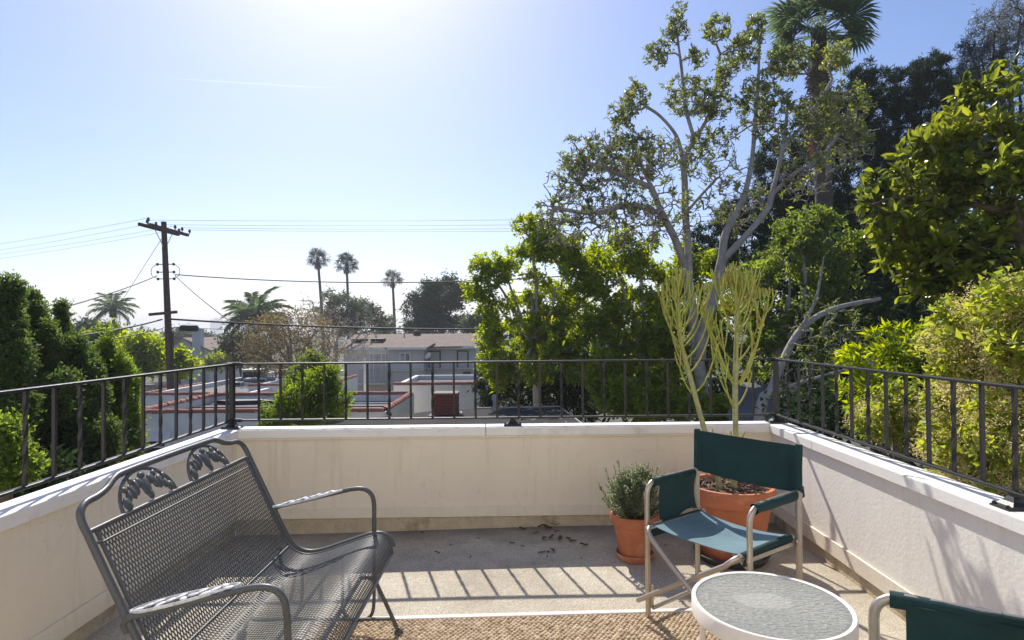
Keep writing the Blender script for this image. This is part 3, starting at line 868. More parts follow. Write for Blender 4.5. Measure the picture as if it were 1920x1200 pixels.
# ------------------------------------------------------------------ dry leaves on the floor
rr = random.Random(21)
dl = []
for k in range(4):
    mb = MB(); n = 6; L = .05 + .012 * k; vv = []; ff = []
    for i in range(n + 1):
        u = i / n; w_ = .011 * math.sin(math.pi * min(1, u * .94 + .04)) ** .8
        zc = .004 + .012 * math.sin(u * 3.14 + k) ** 2 * (1 if k % 2 else .5)
        vv += [(u * L - L / 2, -w_, zc + .007), (u * L - L / 2, 0, zc), (u * L - L / 2, w_, zc + .008)]
    for i in range(n):
        for j in range(2): ff.append((i * 3 + j, i * 3 + j + 1, i * 3 + j + 4, i * 3 + j + 3))
    mb.add(vv, ff); dl.append(mb.mesh('dry_leaf', M['dry_leaf'], 80))
spots = [(1021, 1011), (1034, 1009), (1050, 1012), (1066, 1014), (1075, 1016), (1095, 1024), (1016, 1037), (1036, 1034), (1028, 1036), (1040, 986), (1028, 991), (1018, 988), (1095, 984), (980, 993), (733, 1034), (1004, 1000), (897, 1008), (845, 1020), (882, 1043), (980, 1024), (1090, 1048), (820, 1034), (792, 994), (1044, 997), (1248, 1024), (1026, 1044), (960, 1018)]
for k, (px, py) in enumerate(spots):
    d = CAMROT @ Vector(((px - 960) / FPX, (600 - py) / FPX, -1)); p = EYE + d * (-(EYE.z) / d.z)
    o = obj('dry_leaf', dl[k % 4]); o.location = (p.x, p.y, floor_z(p.x, p.y) + .001); o.rotation_euler = (0, 0, rr.uniform(0, 6.28))
    s = rr.uniform(.35, .6) if k > 13 else rr.uniform(.7, 1.25); o.scale = (s, s, s)
    if k == 24: lb = 'lone dry leaf on the floor behind the folding chair'
    elif k == 14: lb = 'lone reddish dry leaf on the concrete beside the front of the bench seat'
    elif 9 <= k <= 13: lb = 'brown dry leaf lying right against the foot of the far wall'
    elif k < 6: lb = 'large curled brown leaf in the patch of dry leaves left of the small pot'
    elif k < 9: lb = 'small dark curled leaf in front of the patch of dry leaves'
    else: lb = 'tiny scrap of dry leaf scattered on the shaded concrete'
    tag(o, lb, 'leaf', 'dry leaves on the terrace floor')

# ================================================================== plants: generators
def unit(a): return a / np.maximum(np.linalg.norm(a, axis=-1, keepdims=True), 1e-9)

class Skel:
    """branch skeleton: limbs given as polylines, twigs join the nearest wood"""
    def __init__(self, rng):
        self.p = []; self.par = []; self.rmin = []; self.rng = rng
    def limb(self, pts, r0, r1, start=None, step=.25):
        pts = [np.array(q, float) for q in smooth_path([Vector(q) for q in pts], 6)]
        idx = start
        n = len(pts)
        for i, q in enumerate(pts):
            if i == 0 and start is not None: continue
            self.p.append(q); self.par.append(-1 if idx is None else idx); self.rmin.append(r0 + (r1 - r0) * i / (n - 1))
            idx = len(self.p) - 1
        return idx
    def nearest(self, q):
        P = np.array(self.p); return int(np.argmin(((P - np.array(q)) ** 2).sum(1)))
    def tips(self, T, jit=.06, up=.25, seg=.3, lag=.35):
        T = np.asarray(T, float); rng = self.rng
        n0 = len(self.p)
        cap = n0 + int(len(T) * 40) + 1000
        B = np.empty((cap, 3)); B[:n0] = np.array(self.p); cnt = n0
        P = B[:n0]
        d0 = np.sqrt(((T[:, None, :] - P[None, ::max(1, len(P) // 60), :]) ** 2).sum(2)).min(1)
        out = []
        for k in np.argsort(d0):
            t = T[k]; P = B[:cnt]
            d = np.sqrt(((P - t) ** 2).sum(1)) + lag * np.maximum(0, P[:, 2] - t[2])
            i = int(np.argmin(d)); a = P[i].copy()
            L = np.linalg.norm(t - a)
            n = min(30, max(2, int(L / seg)))
            j = self.par[i]
            dirp = unit((a - B[j])[None])[0] if j >= 0 else np.array([0, 0, 1.0])
            c = a + dirp * L * .35 + np.array([0, 0, up * L * .3]) + rng.normal(0, jit * L, 3)
            prev = i
            for m in range(1, n + 1):
                u = m / n
                q = a * (1 - u) ** 2 + c * 2 * u * (1 - u) + t * u * u
                if m < n: q = q + rng.normal(0, jit * .25 * L / n ** .5, 3)
                B[cnt] = q; self.par.append(prev); self.rmin.append(0); prev = cnt; cnt += 1
            out.append(prev)
        self.p = [B[i] for i in range(cnt)]
        return out
    def mesh(self, name, m, r_tip=.004, expo=2.3, rmax=None):
        P = np.array(self.p); par = np.array(self.par); n = len(P)
        acc = np.zeros(n); child = [[] for _ in range(n)]
        for i in range(n):
            if par[i] >= 0: child[par[i]].append(i)
        R_ = np.zeros(n)
        for i in range(n - 1, -1, -1):
            if not child[i]: acc[i] = r_tip ** expo
            R_[i] = max(acc[i] ** (1 / expo), self.rmin[i])
            if rmax: R_[i] = max(self.rmin[i], min(R_[i], rmax))
            if par[i] >= 0: acc[par[i]] += acc[i]
        V = []; F = []; nb = 0
        def chain(seq):
            nonlocal nb
            q = P[seq]; r = R_[seq].copy()
            if par[seq[0]] >= 0 or True: r[0] = min(r[0], r[1] * 1.25)
            k = 9 if r.max() > .05 else (6 if r.max() > .02 else 4 if r.max() > .009 else 3)
            t = np.gradient(q, axis=0) if len(q) > 1 else np.array([[0, 0, 1.0]])
            t = unit(t)
            ref = np.array([1.0, .13, .07]) if abs(unit((q[-1] - q[0])[None])[0][0]) < .8 else np.array([.05, 1.0, .1])
            u = unit(np.cross(t, ref)); w = np.cross(t, u)
            a = np.arange(k) * 2 * math.pi / k
            ring = q[:, None, :] + (u[:, None, :] * np.cos(a)[None, :, None] + w[:, None, :] * np.sin(a)[None, :, None]) * r[:, None, None]
            V.append(ring.reshape(-1, 3))
            mm = len(q)
            ii = (np.arange(mm - 1)[:, None] * k); kk = np.arange(k)[None, :]; k2 = (kk + 1) % k
            F.append(np.stack([ii + kk, ii + k2, ii + k + k2, ii + k + kk], -1).reshape(-1, 4) + nb)
            nb += mm * k
        stack = [(i, None) for i in range(n) if par[i] < 0]
        while stack:
            i, frm = stack.pop()
            seq = [frm, i] if frm is not None else [i]
            while child[seq[-1]]:
                cs = sorted(child[seq[-1]], key=lambda c: -R_[c])
                for c in cs[1:]: stack.append((c, seq[-1]))
                seq.append(cs[0])
            if len(seq) > 1: chain(np.array(seq))
        return arr_mesh(name, np.concatenate(V), np.concatenate(F), m, smooth=True)
    def dirs(self, idx):
        P = np.array(self.p); par = np.array(self.par)
        idx = np.array(idx)
        return P[idx], unit(P[idx] - P[par[idx]])

def leaf_geo(P, D, L, W, rng, fold=.25, curl=.15, wide=.45, six=False):
    """pointed blades: base point, direction, length and width for each; returns V, F (triangles)"""
    n = len(P); D = unit(D)
    r = unit(rng.normal(0, 1, (n, 3)) + np.array([0, 0, .9]))
    S = unit(np.cross(D, r)); N = np.cross(S, D)
    L = np.broadcast_to(np.asarray(L, float), (n,))[:, None]; W = np.broadcast_to(np.asarray(W, float), (n,))[:, None]
    if six:
        b = P; t = P + D * L - N * (L * curl)
        m1 = P + D * L * .32; m2 = P + D * L * .70 - N * (L * curl * .35)
        l1 = m1 + S * W * .40 + N * W * fold; r1 = m1 - S * W * .40 + N * W * fold
        l2 = m2 + S * W * .5 + N * W * fold; r2 = m2 - S * W * .5 + N * W * fold
        V = np.stack([b, l1, m1, r1, l2, m2, r2, t], 1).reshape(-1, 3)
        f = np.array([(0, 2, 1), (0, 3, 2), (1, 2, 5), (1, 5, 4), (2, 3, 6), (2, 6, 5), (4, 5, 7), (5, 6, 7)])
        F = (f[None] + (np.arange(n) * 8)[:, None, None]).reshape(-1, 3)
        return V, F
    b = P; t = P + D * L - N * (L * curl)
    m = P + D * L * wide
    l = m + S * W * .5 + N * W * fold; rr = m - S * W * .5 + N * W * fold
    V = np.stack([b, l, t, rr], 1).reshape(-1, 3)
    f = np.array([(0, 2, 1), (0, 3, 2)])
    F = (f[None] + (np.arange(n) * 4)[:, None, None]).reshape(-1, 3)
    return V, F

def rosettes(P, D, k, rng, spread=.9, back=.12, jit=.0):
    """k leaf bases and directions round each twig end"""
    n = len(P)
    P = np.repeat(P, k, 0); D = np.repeat(unit(D), k, 0)
    r = rng.normal(0, 1, P.shape); r = unit(r - D * (r * D).sum(1, keepdims=True))
    d = unit(D * rng.uniform(.15, 1.0, (n * k, 1)) + r * spread)
    p = P - D * rng.uniform(0, back, (n * k, 1)) + rng.normal(0, 1, P.shape) * jit
    return p, d

def ell(px, py, Y, rx, ry, rd):
    """ellipsoid seen at a pixel and depth: centre, radii in metres"""
    c = at(px, py, Y); s = Y / FPX
    return (np.array(c), np.array([rx * s, rd, ry * s]))

def fill(ells, n, rng, shell=.55, weights=None):
    """points in a union of ellipsoids, thicker towards the outside of each"""
    w = np.array([e[1].prod() ** .67 for e in ells]) if weights is None else np.array(weights, float)
    w = w / w.sum()
    out = []
    for (c, r), q in zip(ells, (w * n).round().astype(int)):
        q = max(q, 1)
        d = unit(rng.normal(0, 1, (q, 3))); rad = shell + (1 - shell) * rng.random(q) ** .6
        inn = rng.random(q) < .3; rad = np.where(inn, rng.random(q) ** .5, rad)
        out.append(c + d * r * rad[:, None] * rng.uniform(.82, 1.12, (q, 1)))
    return np.concatenate(out)

def clumps(ells, n, rng, r=(.30, .55), flat=.8):
    """break big masses up into small leaf clumps with air between them"""
    C = fill(ells, n, rng, .45)
    out = []
    for c in C:
        q = rng.uniform(*r); out.append((c, np.array([q, q, q * flat]) * rng.uniform(.8, 1.2, 3)))
    return out

def crown_obj(parent, VF, m, name='crown', world=True):
    V = np.concatenate([v for v, f in VF]); off = np.cumsum([0] + [len(v) for v, f in VF][:-1])
    F = np.concatenate([f + o for (v, f), o in zip(VF, off)])
    return obj(name, arr_mesh(name, V, F, m), parent, world=world)

GROUND = lambda x, y: -3.25 - 3.0 * min(1, max(0, (y - 18) / 34.0)) - 4.0 * min(1, max(0, (y - 60) / 200.0))

def leafy_tree(name, label, cat, base, limbs, ells, ntips, kleaf, L, W, leafm, barkm, seed, group=None, spread=.9, r_tip=.005, back=.14, jit=.02, shell=.55, up=.25, weights=None, wood='trunk', six=False, curl=.15, fold=.25, extra=None, lenvar=(.7, 1.2), lag=.35, tipjit=.06, bare=0.0, clump=0, cr=(.30, .55), keep=None, expo=2.6):
    rng = np.random.default_rng(seed)
    t = thing(name, label, cat, base, group=group)
    sk = Skel(rng)
    for lb in limbs:
        pts, r0, r1 = lb[:3]
        st = sk.nearest(pts[0]) if sk.p else None
        sk.limb(pts, r0, r1, st)
    if clump: ells = clumps(ells, clump, rng, cr); weights = None
    T = fill(ells, ntips, rng, shell, weights)
    ids = sk.tips(T, up=up, lag=lag, jit=tipjit)
    obj(wood, sk.mesh(wood, barkm, r_tip=r_tip, expo=expo), t, world=True)
    P, D = sk.dirs(ids)
    if bare: kb = rng.random(len(P)) > bare; P, D = P[kb], D[kb]
    if keep is not None: kk = keep(P, rng); P, D = P[kk], D[kk]
    p, d = rosettes(P, D * .7 + np.array([0, 0, .35]), kleaf, rng, spread, back, jit)
    n = len(p)
    lv = rng.uniform(lenvar[0], lenvar[1], n)
    VF = [leaf_geo(p, d, L * lv, W * lv, rng, six=six, curl=curl, fold=fold)]
    if extra: VF += extra(sk, ids, rng)
    crown_obj(t, VF, leafm)
    return t, sk, (p, d, lv)

# ================================================================== ground and far distance
M['ground'] = mat('dry_ground', (.085, .08, .05), .95, 0, var=.4, scale=.4, bump=.4, bscale=6, stain=(.05, .07, .03), stain_scale=.08, coords='Object')
gx = [-2500, -1200, -600, -300, -150, -80, -50, -34, -24, -16, -10, -6, 0, 6, 10, 16, 24, 34, 50, 80, 150, 300, 600, 1200, 2500]
gy = [-2500, -600, -100, -30, -10, 0, 6, 12, 18, 22, 26, 30, 36, 42, 48, 54, 60, 90, 130, 180, 260, 400, 700, 1200, 2500]
mb = MB(); n_ = len(gx)
mb.add([(x, y, GROUND(x, y)) for y in gy for x in gx], [(j * n_ + i, j * n_ + i + 1, (j + 1) * n_ + i + 1, (j + 1) * n_ + i) for j in range(len(gy) - 1) for i in range(n_ - 1)])
tag(mb.build('ground', M['ground'], smooth=60), kind='structure')

M['stucco_white'] = mat('pale_stucco', (.76, .735, .68), .85, 0, var=.05, scale=1.2, bump=.3, bscale=25, stain=(.58, .55, .50), stain_scale=.7)
M['stucco_grey'] = mat('grey_stucco', (.58, .535, .475), .85, 0, var=.05, scale=.8, bump=.3, bscale=25, stain=(.50, .455, .40), stain_scale=.5)
M['stucco_blue'] = mat('blue_grey_siding', (.52, .51, .49), .8, 0, var=.05, scale=.8, bump=.2, bscale=25, stain=(.47, .455, .435), stain_scale=.5)
M['roll_roof'] = mat('grey_roll_roof', (.17, .17, .175), .95, 0, var=.15, scale=1.5, bump=.3, bscale=60, stain=(.13, .13, .13), stain_scale=.9)
M['dark_roof'] = mat('dark_roof_felt', (.05, .048, .05), .95, 0, var=.2, scale=1.4, bump=.3, bscale=60, stain=(.085, .075, .065), stain_scale=.8, spec=.1)
M['shingle'] = mat('brown_shingle', (.21, .155, .12), .95, 0, var=.3, scale=3, bump=.6, bscale=8, stain=(.15, .125, .11), stain_scale=1.5)
M['tile'] = mat('red_clay_tile', (.30, .105, .07), .85, 0, var=.45, scale=4, stain=(.16, .085, .065), stain_scale=5)
M['brick'] = mat('red_brick', (.23, .065, .045), .85, 0, var=.3, scale=3.5, bump=.5, bscale=50, coords='Generated')
M['mortar'] = mat('mortar', (.28, .22, .19), .95)
M['black_tar'] = mat('black_tar', (.012, .012, .013), .6)
M['trim_white'] = mat('white_trim', (.75, .74, .72), .6)
M['trim_brown'] = mat('brown_trim', (.10, .065, .05), .7)
M['window_glass'] = mat('window_glass', (.16, .18, .19), .08, 0, var=.2, scale=.6, spec=.8)
M['curtain'] = mat('pale_curtain', (.5, .48, .44), .9)
M['metal_grey'] = mat('grey_sheet_metal', (.36, .37, .37), .5, .4)
M['pole_wood'] = mat('pole_wood', (.105, .062, .045), .9, 0, var=.35, scale=6, bump=.5, bscale=20)
M['wire'] = mat('wire_rubber', (.02, .02, .022), .6)
M['wire_thin'] = mat('bare_wire', (.16, .16, .17), .5, .3)
M['insulator'] = mat('brown_insulator', (.05, .04, .045), .35)
M['tower'] = mat('tower_glass', (.38, .42, .46), .4)

# ------------------------------------------------------------------ buildings beyond the parapet
TILE = None
def tile_mesh():
    mb = MB(); n = 8; L = .36
    vv = []; ff = []
    for i, (x, r) in enumerate(((0, .118), (L, .098))):
        for k in range(n + 1):
            a = math.pi * k / n
            vv.append((x, -math.cos(a) * r, math.sin(a) * r * .95)); 
        for k in range(n + 1):
            a = math.pi * k / n
            vv.append((x, -math.cos(a) * (r - .016), math.sin(a) * (r - .016) * .95))
    m = n + 1
    for k in range(n):
        ff += [(k, k + 1, 2 * m + k + 1, 2 * m + k), (m + k + 1, m + k, 3 * m + k, 3 * m + k + 1), (k + 1, k, m + k, m + k + 1), (2 * m + k, 2 * m + k + 1, 3 * m + k + 1, 3 * m + k)]
    mb.add(vv, ff); return mb.mesh('clay_tile', M['tile'], 50)
TILE = tile_mesh()
rt = random.Random(31)
def tile_row(parent, a, b, z, skip=()):
    a = Vector(a); b = Vector(b); L = (b - a).length; d = (b - a) / L; n = int(L / .31)
    rz = math.atan2(d.y, d.x)
    for i in range(n):
        if i in skip: continue
        o = obj('clay_tile', TILE, parent, world=True)
        p = a + d * (i * L / n)
        o.location = (p.x, p.y, z + rt.uniform(-.004, .008)); o.rotation_euler = (rt.uniform(-.05, .05), rt.uniform(-.04, -.0), rz + rt.uniform(-.03, .03))
def pbox(name, m, parent, x0, x1, y0, y1, z0, z1, bevel=0):
    mb = MB(); mb.bx(x0, x1, y0, y1, z0, z1); return mb.build(name, m, parent, world=True, bevel=bevel)
def parapet_building(label, x0, x1, y0, y1, zt, zr, tiles='fblr', group=None, wall='stucco_white', roof='roll_roof', zg=-5.5):
    t = thing('flat_roof_building', label, 'building', ((x0 + x1) / 2, (y0 + y1) / 2, zg), group=group)
    w_ = .17
    mb = MB()
    mb.bx(x0, x1, y0, y0 + w_, zg, zt); mb.bx(x0, x1, y1 - w_, y1, zg, zt); mb.bx(x0, x0 + w_, y0 + w_, y1 - w_, zg, zt); mb.bx(x1 - w_, x1, y0 + w_, y1 - w_, zg, zt)
    mb.build('wall', M[wall], t, world=True)
    rf = pbox('roof', M[roof], t, x0 + w_ + .002, x1 - w_ - .002, y0 + w_ + .002, y1 - w_ - .002, zr - .1, zr)
    if 'f' in tiles: tile_row(t, (x0, y0 + .085), (x1 - .1, y0 + .085), zt + .0)
    if 'b' in tiles: tile_row(t, (x0, y1 - .085), (x1 - .1, y1 - .085), zt + .0)
    if 'r' in tiles: tile_row(t, (x1 - .085, y0 + .2), (x1 - .085, y1 - .1), zt + .0)
    if 'l' in tiles: tile_row(t, (x0 + .085, y0 + .2), (x0 + .085, y1 - .1), zt + .0)
    return t, rf
tB, rB = parapet_building('long white flat-roofed building edged with red clay tiles, left of centre', -10.3, -3.45, 15.6, 19.9, -.76, -.98)
for k, (y, h) in enumerate(((16.6, .02), (17.4, .03), (18.3, .025), (19.0, .02))):
    mb = MB(); mb.bx(-10.1, -3.65, y, y + .07, -.978, -.978 + h); mb.build('roof_seam', M['dark_roof'], rB)
for k, (x, y, sx, sy) in enumerate(((-9.0, 19.35, .8, .35), (-7.9, 19.45, .5, .2), (-8.0, 19.3, .35, .3))):
    mb = MB(); mb.prism([(x - sx, y - sy * .4), (x - sx * .2, y - sy), (x + sx, y - sy * .5), (x + sx * .7, y + sy * .6), (x - sx * .5, y + sy * .5)], -.978, -.848); mb.build('tar_patch', M['black_tar'], rB)
wn_ = pbox('vent_window', M['trim_white'], tB, -9.95, -9.15, 15.555, 15.597, -2.15, -1.25, .01)
for k in range(2):
    mb = MB(); mb.bx(-9.80, -9.30, 15.545, 15.552, -1.62 - .17 * k, -1.49 - .17 * k); mb.build('pane', M['black_tar'], wn_)
pbox('side_window', M['trim_white'], tB, -3.447, -3.41, 16.6, 17.2, -1.75, -1.15)
mb = MB(); mb.tube(smooth_path([(-3.40, 15.55, -.76), (-3.32, 15.5, -.84), (-3.33, 15.5, -1.1), (-3.33, 15.5, -3)], 4), .05, 8); mb.build('downpipe', M['black_tar'], tB, world=True, smooth=60)
tC, rC = parapet_building('white flat-roofed building behind the brick chimney, with a grey tile edge', -4.35, -1.30, 20.9, 25.5, -.56, -.75, tiles='fr')
mb = MB(); mb.tube([(-5.55, 21.6, -6), (-5.55, 21.6, .36)], .045, 8)
tag(mb.build('white_vent_pipe', M['trim_white'], smooth=60), 'thin white standpipe rising in front of the grey house', 'pipe')
tD, rD = parapet_building('grey flat roof with air units and vents, right of the utility pole', -14.7, -10.6, 22.8, 36.5, -1.05, -1.25, tiles='f')
for k, (x, y, sx, sy, h, m_) in enumerate(((-14.0, 31.5, 1.0, .9, .62, 'metal_grey'), (-13.0, 33, .5, .4, .5, 'metal_grey'), (-12.3, 34.2, .3, .3, .5, 'black_tar'), (-12.9, 30.0, .35, .3, .25, 'trim_white'), (-13.5, 28.5, .5, .35, .2, 'metal_grey'), (-11.6, 35.2, .3, .3, .6, 'black_tar'))):
    b = pbox('roof_unit', M[m_], tD, x - sx / 2, x + sx / 2, y - sy / 2, y + sy / 2, -1.249, -1.25 + h, .02)
    mb = MB(); mb.bx(x - sx * .42, x + sx * .42, y - sy / 2 - .012, y - sy / 2 - .002, -1.25 + h * .3, -1.25 + h * .8); mb.build('grille', M['black_tar'], b)
mb = MB(); mb.tube([(-13.9, 30, -1.1), (-12.4, 30.3, -1.05)], .11, 8); mb.build('duct', M['metal_grey'], tD, world=True, smooth=60)
parapet_building('grey flat roof edged with clay tiles, left of the utility pole', -23.5, -16.4, 23.5, 31, -1.35, -1.55, tiles='fr', wall='stucco_grey')
parapet_building('low tile-edged roof behind the long white building', -11.6, -8.2, 25.5, 30.5, -.98, -1.2, tiles='fr', wall='stucco_white')

# the neighbour's garage with the dark roof and the brick chimney
tG = thing('garage', 'neighbouring garage with a dark felt roof just beyond the far parapet', 'garage', (-1, 9, -3.25))
RZ = -.5
rp = [(-1.75, 14.0), (1.02, 14.35), (1.30, 11.6), (1.30, 4.75), (-3.9, 4.75), (-3.9, 12.1)]
mb = MB(); mb.prism(rp, RZ - .12, RZ); rG = mb.build('roof', M['dark_roof'], tG, world=True)
mb = MB(); mb.prism([(p[0] * .97 - .02, 4.9 + (p[1] - 4.9) * .975) for p in rp], -3.4, RZ - .125); mb.build('wall', M['stucco_white'], tG, world=True)
def strip(a, b, w_, z0, z1, m_, nm, par=None):
    mb = MB(); mb.bar((*a, (z0 + z1) / 2), (*b, (z0 + z1) / 2), w_, z1 - z0); return mb.build(nm, M[m_], par or tG, world=True)
strip((-1.0, 14.11), (1.03, 14.365), .03, RZ + .001, RZ + .03, 'metal_grey', 'metal_edge')
strip((1.045, 14.36), (1.315, 11.6), .03, RZ + .001, RZ + .02, 'metal_grey', 'metal_edge')
for k in range(6):
    y = 5.6 + k * 1.25
    mb = MB(); mb.bx(-3.85, 1.25, y, y + .05, RZ + .001, RZ + .006); mb.build('roof_seam', M['dark_roof'], rG)
mb = MB(); mb.tube([(-.50, 13.75, RZ), (-.50, 13.75, -.25)], .05, 10); mb.tube([(-.50, 13.75, -.25), (-.50, 13.75, -.13)], .075, 10); mb.build('vent_pipe', M['metal_grey'], tG, world=True, smooth=50)
cxx, cyy, cw_ = -1.575, 13.30, .53
ch = pbox('chimney', M['mortar'], tG, cxx - cw_ / 2 + .02, cxx + cw_ / 2 - .02, cyy - .20, cyy + .20, RZ, -.045)
mb = MB(); mb.bx(0, .196, 0, .09, 0, .056); BR = mb.mesh('brick', M['brick'])
bme = bmesh.new(); bme.from_mesh(BR); bmesh.ops.bevel(bme, geom=bme.edges[:], offset=.004, segments=1, affect='EDGES'); bme.to_mesh(BR); bme.free()
for c in range(7):
    z = RZ + .008 + c * .0655
    offx = 0 if c % 2 == 0 else -.103
    for side in (0, 1):                                                   # front and back faces
        x = cxx - cw_ / 2 + offx
        while x < cxx + cw_ / 2 - .05:
            xa = max(x, cxx - cw_ / 2); xb = min(x + .196, cxx + cw_ / 2)
            if xb - xa > .05:
                o = obj('brick', BR, ch); o.location = (xa, (cyy - .235 if side == 0 else cyy + .145) + rt.uniform(-.003, .003), z); o.scale = ((xb - xa) / .196, 1, 1)
            x += .206
    for sx in (cxx - cw_ / 2 + .09 - .003, cxx + cw_ / 2 + .003):            # side faces
        y = cyy - .14
        while y < cyy + .13:
            L_ = min(.132, cyy + .142 - y)
            o = obj('brick', BR, ch); o.location = (sx, y, z); o.rotation_euler = (0, 0, math.pi / 2); o.scale = (L_ / .196, 1, 1); y += .142
mb = MB(); mb.bx(cxx - cw_ / 2 - .012, cxx + cw_ / 2 + .012, cyy - .25, cyy + .25, -.043, -.005); mb.build('chimney_crown', M['mortar'], ch, bevel=.012)
mb = MB(); mb.prism([(cxx - .36, cyy - .36), (cxx + .36, cyy - .36), (cxx + .33, cyy + .33), (cxx - .33, cyy + .33)], RZ + .001, RZ + .014); mb.build('chimney_flashing', M['black_tar'], ch)
rr = random.Random(8)
lm2 = mat('pale_dry_leaf', (.32, .22, .12), .8, var=.5)
mb = MB()
for k in range(70):
    x = rr.uniform(-.6, 1.2); y = rr.uniform(10.6, 13.9); e = Euler((rr.uniform(-.3, .3), rr.uniform(-.3, .3), rr.uniform(0, 6.28))).to_matrix()
    mb.box((x, y, RZ + .018), (rr.uniform(.05, .10), rr.uniform(.02, .04), .003), e)
o = mb.build('fallen_leaves', lm2); tag(o, 'scatter of pale dry leaves on the dark garage roof', 'leaves', kind='stuff')

# the two-storey grey house
def gable(parent, name, m, pts, th=.12):
    """sloping sheet through four points, given thickness"""
    mb = MB(); P4 = [Vector(p) for p in pts]; n = (P4[1] - P4[0]).cross(P4[2] - P4[0]).normalized()
    if n.z < 0: n = -n
    vv = P4 + [p - n * th for p in P4]; k = len(P4)
    mb.add(vv, [tuple(range(k)), tuple(range(2 * k - 1, k - 1, -1))] + [(i, k + i, k + (i + 1) % k, (i + 1) % k) for i in range(k)])
    return mb.build(name, m, parent, world=True, fix=True)
def window(parent, x0, x1, z0, z1, y, frame, bars=1, hb=0, fw=.09, pane='window_glass', sill=True):
    f = MB(); f.bx(x0 - fw, x0, y - .07, y, z0 - fw, z1 + fw); f.bx(x1, x1 + fw, y - .07, y, z0 - fw, z1 + fw); f.bx(x0, x1, y - .07, y, z1, z1 + fw); f.bx(x0, x1, y - .07, y, z0 - fw, z0)
    for k in range(bars):
        xm = x0 + (x1 - x0) * (k + 1) / (bars + 1); f.bx(xm - .03, xm + .03, y - .06, y - .012, z0, z1)
    for k in range(hb):
        zm = z0 + (z1 - z0) * (k + 1) / (hb + 1); f.bx(x0, x1, y - .05, y - .013, zm - .018, zm + .018)
    w_ = f.build('window', M[frame], parent, world=True)
    mb = MB(); mb.bx(x0, x1, y - .012, y - .004, z0, z1); mb.build('pane', M[pane], w_)
    return w_
def hx(px, Y): return at(px, 660, Y).x
tH = thing('house', 'two-storey grey house with a brown shingle roof and white french doors', 'house', (-8.4, 50, -6.2))
XL, XM0, XM1, XR = hx(645, 47), hx(731, 47), hx(796, 47), hx(893, 48)
pbox('wall', M['stucco_grey'], tH, XL, XM0, 47.0, 55, -6.3, .02)
pbox('wall', M['stucco_blue'], tH, XM0 + .003, XM1, 46.55, 55, -6.3, .02)
pbox('wall', M['stucco_blue'], tH, XM1 + .003, XR, 48.0, 55, -6.3, .06)
zr_ = at(776, 626, 52.5).z
rHm = gable(tH, 'roof', M['shingle'], [(XL - .35, 46.5, .02), (XR + .3, 47.5, .06), (XR + .2, 52.5, zr_), (hx(667, 52.5), 52.5, zr_)])
gable(tH, 'roof', M['shingle'], [(XL - .35, 46.5, .02), (hx(667, 52.5), 52.5, zr_), (XL - .3, 56, .02)])
gable(tH, 'roof', M['shingle'], [(XR + .3, 56, .06), (XL - .35, 56, .02), (hx(667, 52.5), 52.5, zr_), (XR + .2, 52.5, zr_)])
gable(tH, 'roof', M['shingle'], [(XM0 - .2, 46.1, .03), (XM1 + .35, 46.1, .03), (XM1 + .75, 47.9, .34), (XM0 + .3, 48.2, .42)])
for a, b, y in ((XL - .35, XM0, 46.44), (XM0, XM1 + .35, 46.02), (XM1 + .3, XR + .3, 47.42)):
    pbox('eave_board', M['trim_white'], tH, a, b, y - .03, y + .02, -.14, .05)
dx0, dx1 = hx(693, 47), hx(724, 47)
zt_, zb_ = at(708, 664, 47).z, at(708, 713, 47).z
for k in range(2):
    a = dx0 + (dx1 - dx0) * k / 2 + .05; b = dx0 + (dx1 - dx0) * (k + 1) / 2 - .05
    window(tH, a, b, zb_, zt_, 46.995, 'trim_white', 1, 4, .07, 'curtain')
wx0, wx1 = hx(751, 46.5), hx(768, 46.5)
window(tH, wx0, wx1, at(760, 676, 46.5).z, at(760, 663, 46.5).z, 46.545, 'trim_white', 1, 0, .08)
for a, b in ((806, 824), (859, 876)):
    window(tH, hx(a, 48), hx(b, 48), at(815, 689, 48).z, at(815, 660, 48).z, 47.995, 'trim_brown', 0, 0, .11, 'curtain')
bz = at(800, 693, 46).z
pbox('belt_board', M['stucco_grey'], tH, XM0 - .6, XM1, 46.3, 46.52, bz - .14, bz)
pbox('belt_board', M['stucco_grey'], tH, XM1 + .01, XR, 47.6, 47.97, bz - .10, bz + .02)
# balcony in front of the french doors
bal = thing('balcony', 'small balcony with thin dark railing below the french doors of the grey house', 'balcony', (hx(700, 46), 46, zb_)) if False else None
pbox('balcony_floor', M['stucco_grey'], tH, XL + .2, XM0 - .05, 45.7, 46.95, zb_ - .25, zb_ - .08)
mb = MB()
for k in range(26):
    x = hx(674, 45.8) + (XM0 - hx(674, 45.8) - .1) * k / 25; mb.bx(x - .012, x + .012, 45.74, 45.765, zb_ - .08, zb_ + .92)
mb.bx(hx(674, 45.8), XM0 - .1, 45.73, 45.775, zb_ + .90, zb_ + .95); mb.build('balcony_rail', M['metal_grey'], tH, world=True)
pbox('lower_door', M['trim_brown'], tH, hx(868, 47.9), hx(882, 47.9), 47.93, 47.99, -5.2, bz - .3)
for px in (664, 698):
    p0 = at(px, 645, 49.2); pbox('skylight', M['black_tar'], tH, p0.x, p0.x + 1.05, 48.6, 49.7, .30, .70, .02)
for px, py in ((705, 632), (758, 632), (690, 640), (728, 640), (788, 645)):
    p0 = at(px, py, 51); mb = MB(); mb.tube([(p0.x, 51, p0.z - .5), (p0.x, 51, p0.z + .35)], .06, 8); mb.build('roof_vent', M['metal_grey'], tH, world=True)
mb = MB(); p0 = at(782, 627, 52); mb.blob((p0.x, 52, p0.z + .05), (.35, .35, .4)); mb.build('turbine_vent', M['black_tar'], tH, world=True, smooth=60)
